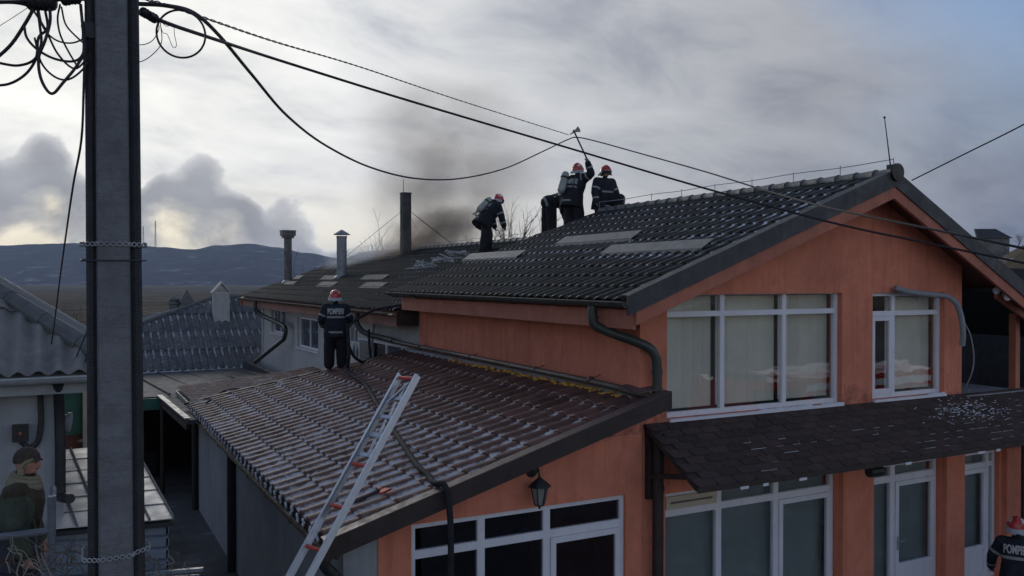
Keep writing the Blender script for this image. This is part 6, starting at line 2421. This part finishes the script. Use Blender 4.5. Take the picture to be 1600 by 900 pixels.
# ------------------------------------------------------------------ fire engine on the street (mirrored in the upper windows)
fe = thing('fire_engine', 'red fire engine on the street, mirrored in the upper window panes', 'fire engine', (21.5, 1.6, -.6))
EX, EY, EZ = 17.0, .4, -.6
def ebox(nm, m, x0, x1, y0, y1, z0, z1, par=None):
    return MB().box(EX + x0, EX + x1, EY + y0, EY + y1, EZ + z0, EZ + z1).build(nm, m, par or fe)
ebox('chassis', 'black_plastic', .2, 8.6, .25, 2.25, .55, .85)
ebox('body', 'helmet_red', 2.55, 8.7, 0, 2.5, .86, 3.0)
cabm = MB()
cabm.prism([(EX + .0, EY, EZ + .6), (EX + 2.5, EY, EZ + .6), (EX + 2.5, EY, EZ + 2.95), (EX + .45, EY, EZ + 2.95), (EX + .05, EY, EZ + 1.75)], (0, 2.5, 0))
cabo = cabm.build('cab', 'helmet_red', fe)
ebox('side_window', 'visor_dark', .55, 1.35, 2.501, 2.52, 1.8, 2.7, cabo)
ebox('side_window', 'visor_dark', 1.5, 2.35, 2.501, 2.52, 1.8, 2.7, cabo)
ebox('bumper', 'white_pvc', -.12, .1, .05, 2.45, .55, .95)
for k in range(4):
    sh_p = ebox('roller_shutter', 'zinc_dull', 2.8 + k * 1.45, 4.1 + k * 1.45, 2.501, 2.53, 1.05, 2.5)
ebox('stripe', 'white_pvc', 2.56, 8.69, 2.5012, 2.515, 2.62, 2.82)
for x in (1.35, 6.3):
    for y in (.0, 2.2):
        wh = MB().lathe((EX + x, EY + y, EZ + .5), [(.2, 0), (.5, .02), (.5, .28), (.2, .3)], 20, (0, 1, 0)).build('wheel', 'black_plastic', fe, True)
        MB().lathe((EX + x, EY + y + (.301 if y > 1 else -.001), EZ + .5), [(.26, 0), (.22, .02), (.08, .03)], 16, (0, 1 if y > 1 else -1, 0)).build('rim', 'zinc_dull', wh, True)
ebox('light_bar', 'tin_blue', 1.0, 1.35, .3, 2.2, 2.96, 3.14)
rl_ = MB()
for y in (.9, 1.4):
    rl_.beam((EX + 2.7, EY + y, EZ + 3.12), (EX + 8.5, EY + y, EZ + 3.12), .06, .1)
for k in range(18):
    rl_.beam((EX + 2.9 + k * .32, EY + .9, EZ + 3.12), (EX + 2.9 + k * .32, EY + 1.4, EZ + 3.12), .035, .035)
rl_.build('roof_ladder', 'aluminium', fe)

# ------------------------------------------------------------------ bare trees
def bare_tree(label, base, H, spread, seed, levels=5, trunk_r=None, group='bare winter trees behind the roofs'):
    rnd = random.Random(seed)
    base = Vector(base)
    t = thing('bare_tree', label, 'tree', tuple(base), group)
    tk, tw = MB(), MB()
    tr = trunk_r or H * .018
    def grow(p, d, L, r, lv):
        n = 4
        pts = [p]
        dd = d
        for k in range(n):
            dd = (dd + Vector((rnd.gauss(0, .16), rnd.gauss(0, .16), rnd.gauss(.05, .10)))).normalized()
            pts.append(pts[-1] + dd * (L / n))
        rs = [r * (1 - .45 * k / n) for k in range(n + 1)]
        (tk if lv < 2 else tw).tube(pts, rs, 6 if lv < 2 else 3, caps=False)
        if lv >= levels:
            return
        m = rnd.choice((2, 3, 3)) + (1 if lv < 2 else 0)
        for q in range(m):
            at = pts[min(n, 1 + int(rnd.random() * n + .8))] if q else pts[-1]
            ax = Vector((rnd.gauss(0, 1), rnd.gauss(0, 1), rnd.gauss(0, .5))).normalized()
            nd_ = (dd + ax * spread * rnd.uniform(.5, 1.0) + Vector((0, 0, .15))).normalized()
            grow(at, nd_, L * rnd.uniform(.58, .82), r * .55, lv + 1)
    grow(base, Vector((0, 0, 1)), H * .33, tr, 0)
    tk.build('trunk', 'bark', t, True)
    tw.build('crown', 'twig', t)
    return t


for i, (lab, x, ytop, ybase, d, sp_r, lv) in enumerate((
        ('bare tree left of the black stack on the rear ridge', 566, 356, 420, 60, .8, 5),
        ('bare tree close beside the black stack', 590, 352, 420, 62, .7, 5),
        ('bare tree just left of the stooping firefighter', 728, 335, 405, 58, .6, 5),
        ('bare tree behind the stooping firefighter helmet', 772, 300, 400, 55, .55, 5),
        ('bare tree right of the stooping firefighter', 806, 335, 395, 56, .6, 5),
        ('bare bushy tree on the plain above the neighbour roof', 93, 428, 500, 75, 1.0, 5))):
    b = P(x, ybase, d=d)
    g = ground_z(b.x, b.y)
    top = CAM_Z + (HORIZON - ytop) / FPX * d
    bare_tree(lab, (b.x, b.y, g), (top - g) * (1.0 if i < 5 else .9), sp_r, 40 + i, lv)
rnd = random.Random(9)
# vine shrub in the lower left corner
for nm, lab, n_, xr, yr, sd in (('bare_vine', 'tangled bare vine stems in front of the pole base', 22, (0, 150), (800, 930), 3), ('bare_vine', 'thin bare twigs right of the pole at the bottom edge', 14, (215, 300), (860, 930), 5)):
    rr_ = random.Random(sd)
    vt = thing(nm, lab, 'vine', tuple(P(sum(xr) / 2, 900, d=6.6)))
    a, b = MB(), MB()
    for k in range(n_):
        x0, x1 = rr_.uniform(*xr), rr_.uniform(*xr)
        y0 = rr_.uniform(870, 960)
        d = rr_.uniform(6.0, 7.4)
        pts = []
        for q in range(6):
            s = q / 5
            pts.append(P(x0 + (x1 - x0) * s + rr_.gauss(0, 7), y0 + (rr_.uniform(yr[0], 880) - y0) * s * (1.2 - .5 * s) + rr_.gauss(0, 7), d=d + .4 * s))
        (a if k % 3 == 0 else b).tube(smooth_path(pts, 4), [.006 * (1 - .7 * i / 20) for i in range(21)], 5)
    a.build('stems', 'twig_pale', vt)
    b.build('twigs', 'twig', vt)

# ------------------------------------------------------------------ far things
for x, yt, lab in ((224, 354, 'short radio mast on the hill crest'), (243, 345, 'tall lattice radio mast on the hill crest')):
    b = P(x, 384, d=4250)
    h = (384 - yt) / FPX * 4250
    mt_ = thing('radio_mast', lab, 'mast', tuple(b + Vector((0, 0, -8))))
    mm = MB()
    w = 4.2
    for q in range(3):
        a = 2.094 * q
        o_ = Vector((math.cos(a), math.sin(a), 0)) * w
        mm.tube([b + o_ + Vector((0, 0, -8)), b + o_ * .45 + Vector((0, 0, h))], .9, 4)
    mm.build('legs', 'mast_steel', mt_)
    br = MB()
    for k in range(10):
        z0, z1 = h * k / 10, h * (k + 1) / 10
        for q in range(3):
            a, a2 = 2.094 * q, 2.094 * (q + 1)
            f0, f1 = 1 - .55 * k / 10, 1 - .55 * (k + 1) / 10
            br.tube([b + Vector((math.cos(a), math.sin(a), 0)) * w * f0 + Vector((0, 0, z0)), b + Vector((math.cos(a2), math.sin(a2), 0)) * w * f1 + Vector((0, 0, z1))], .55, 4)
    br.build('bracing', 'mast_steel', mt_)
hh = P(1553, 374, d=165)
hz_ = ground_z(hh.x, hh.y)
hv = thing('hill_house', 'dark house roof on the wooded hill at the far right', 'house', (hh.x, hh.y, hz_))
for_ = Vector((RIGHT.x, RIGHT.y, 0))
wv = for_ * 3.3
dv = FWD * 6
q0_ = hh - wv * .9
q0_.z = min(hz_, hh.z) - 2
MB().prism([q0_, q0_ + wv * 1.8, q0_ + wv * 1.8 + dv, q0_ + dv], (0, 0, hh.z - q0_.z + .2)).build('wall', 'hilltop_wall', hv)
r0 = Vector((q0_.x, q0_.y, hh.z + .2)) - wv * .12 - FWD * .5
MB().prism([r0, r0 + wv * 2.04, r0 + wv * 1.62 + FWD * 3.5 + Vector((0, 0, 2.0)), r0 + wv * .42 + FWD * 3.5 + Vector((0, 0, 2.0))], FWD * .6).build('roof', 'hilltop_roof', hv)
for k, (x, yt) in enumerate(((1532, 368), (1572, 366), (1590, 360), (1618, 362))):
    b = P(x, 385, d=150 + 9 * k)
    g = ground_z(b.x, b.y)
    top = CAM_Z + (HORIZON - yt) / FPX * (150 + 9 * k)
    bare_tree(('bare shrub at the left shoulder of the wooded hill', 'bare tree right of the hill house', 'tall bare tree on the hill near the right edge', 'outermost bare tree on the hill')[k], (b.x, b.y, g), max(2.5, (top - g)), .9, 70 + k, 5, .08, 'bare trees on the far right hill')

# ------------------------------------------------------------------ smoke
def smoke(name, label, c, rad, dens, colr, scale, seed, lo, hi, absorb=(.3, .25, .2)):
    mb = MB()
    mb.ball((0, 0, 0), 1.0, 20, 12)
    me = mb.mesh(name, None, True)
    m = bpy.data.materials.new(name + '_air')
    m.use_nodes = True
    nt = NT(m)
    m.node_tree.nodes.clear()
    o = nt.n('ShaderNodeOutputMaterial')
    pv = nt.n('ShaderNodeVolumePrincipled')
    pv.inputs['Color'].default_value = (*colr, 1)
    pv.inputs['Anisotropy'].default_value = .25
    tcn = nt.n('ShaderNodeTexCoord')
    ob = tcn.outputs['Object']
    ln = nt.n('ShaderNodeVectorMath', operation='LENGTH')
    nt.l(ob, ln.inputs[0])
    fall = nt.ramp(ln.outputs['Value'], [(.25, 1.0), (.95, 0.0)])
    nz = nt.noise(nt.mapping(ob, (1, 1, .8), (seed, 0, 0)), scale, 5, .62, .6)
    dn = nt.ramp(nz, [(lo, 0.0), (hi, 1.0)])
    nt.l(nt.math('MULTIPLY', nt.math('MULTIPLY', fall, dn), dens), pv.inputs['Density'])
    nt.l(pv.outputs[0], o.inputs['Volume'])
    me.materials.append(m)
    ob_ = mesh_obj(name, me, None)
    ob_.location = c
    ob_.scale = rad
    ob_['kind'] = 'stuff'
    ob_['label'] = label
    ob_['category'] = 'smoke'
    return ob_


s1 = smoke('smoke_plume', 'brown smoke column rising from the rear ridge and drifting right', P(712, 228, d=36), (4.9, 2.8, 3.6), .50, (.63, .56, .50), 2.2, 2.0, .34, .66)
s4 = smoke('smoke_middle', 'brown smoke churning behind the black stack below the plume', P(684, 325, d=35.5), (3.9, 2.1, 2.8), .75, (.62, .55, .49), 2.3, 6.0, .34, .64)
s4.rotation_euler = (0, R(10), -YAW)
s1.rotation_euler = (0, R(16), -YAW)
s2 = smoke('smoke_base', 'dense brown smoke curling off the rear ridge right of the stack', P(670, 376, d=34.5), (2.7, 1.6, 1.35), 2.9, (.60, .51, .44), 2.2, 5.0, .36, .66)
s2.rotation_euler = (0, R(-25), -YAW)
s3 = smoke('smoke_wisp', 'thin white smoke creeping over the rear roof left of the stack', P(598, 402, d=37), (3.0, 2.6, .70), 2.0, (.82, .84, .88), 2.4, 9.0, .40, .70)
s3.rotation_euler = (0, R(-6), -YAW)

# ------------------------------------------------------------------ haze
hb = MB()
hb.box(-7800, 7800, -2500, 8000, -19, 190)
m = bpy.data.materials.new('haze_air')
m.use_nodes = True
nt = NT(m)
m.node_tree.nodes.clear()
o = nt.n('ShaderNodeOutputMaterial')
pv = nt.n('ShaderNodeVolumePrincipled')
pv.inputs['Color'].default_value = (.62, .75, .98, 1)
pv.inputs['Density'].default_value = .000085
pv.inputs['Anisotropy'].default_value = .1
nt.l(pv.outputs[0], o.inputs['Volume'])
MATS['haze_air'] = m
hz = hb.build('haze', 'haze_air')
hz['kind'] = 'stuff'
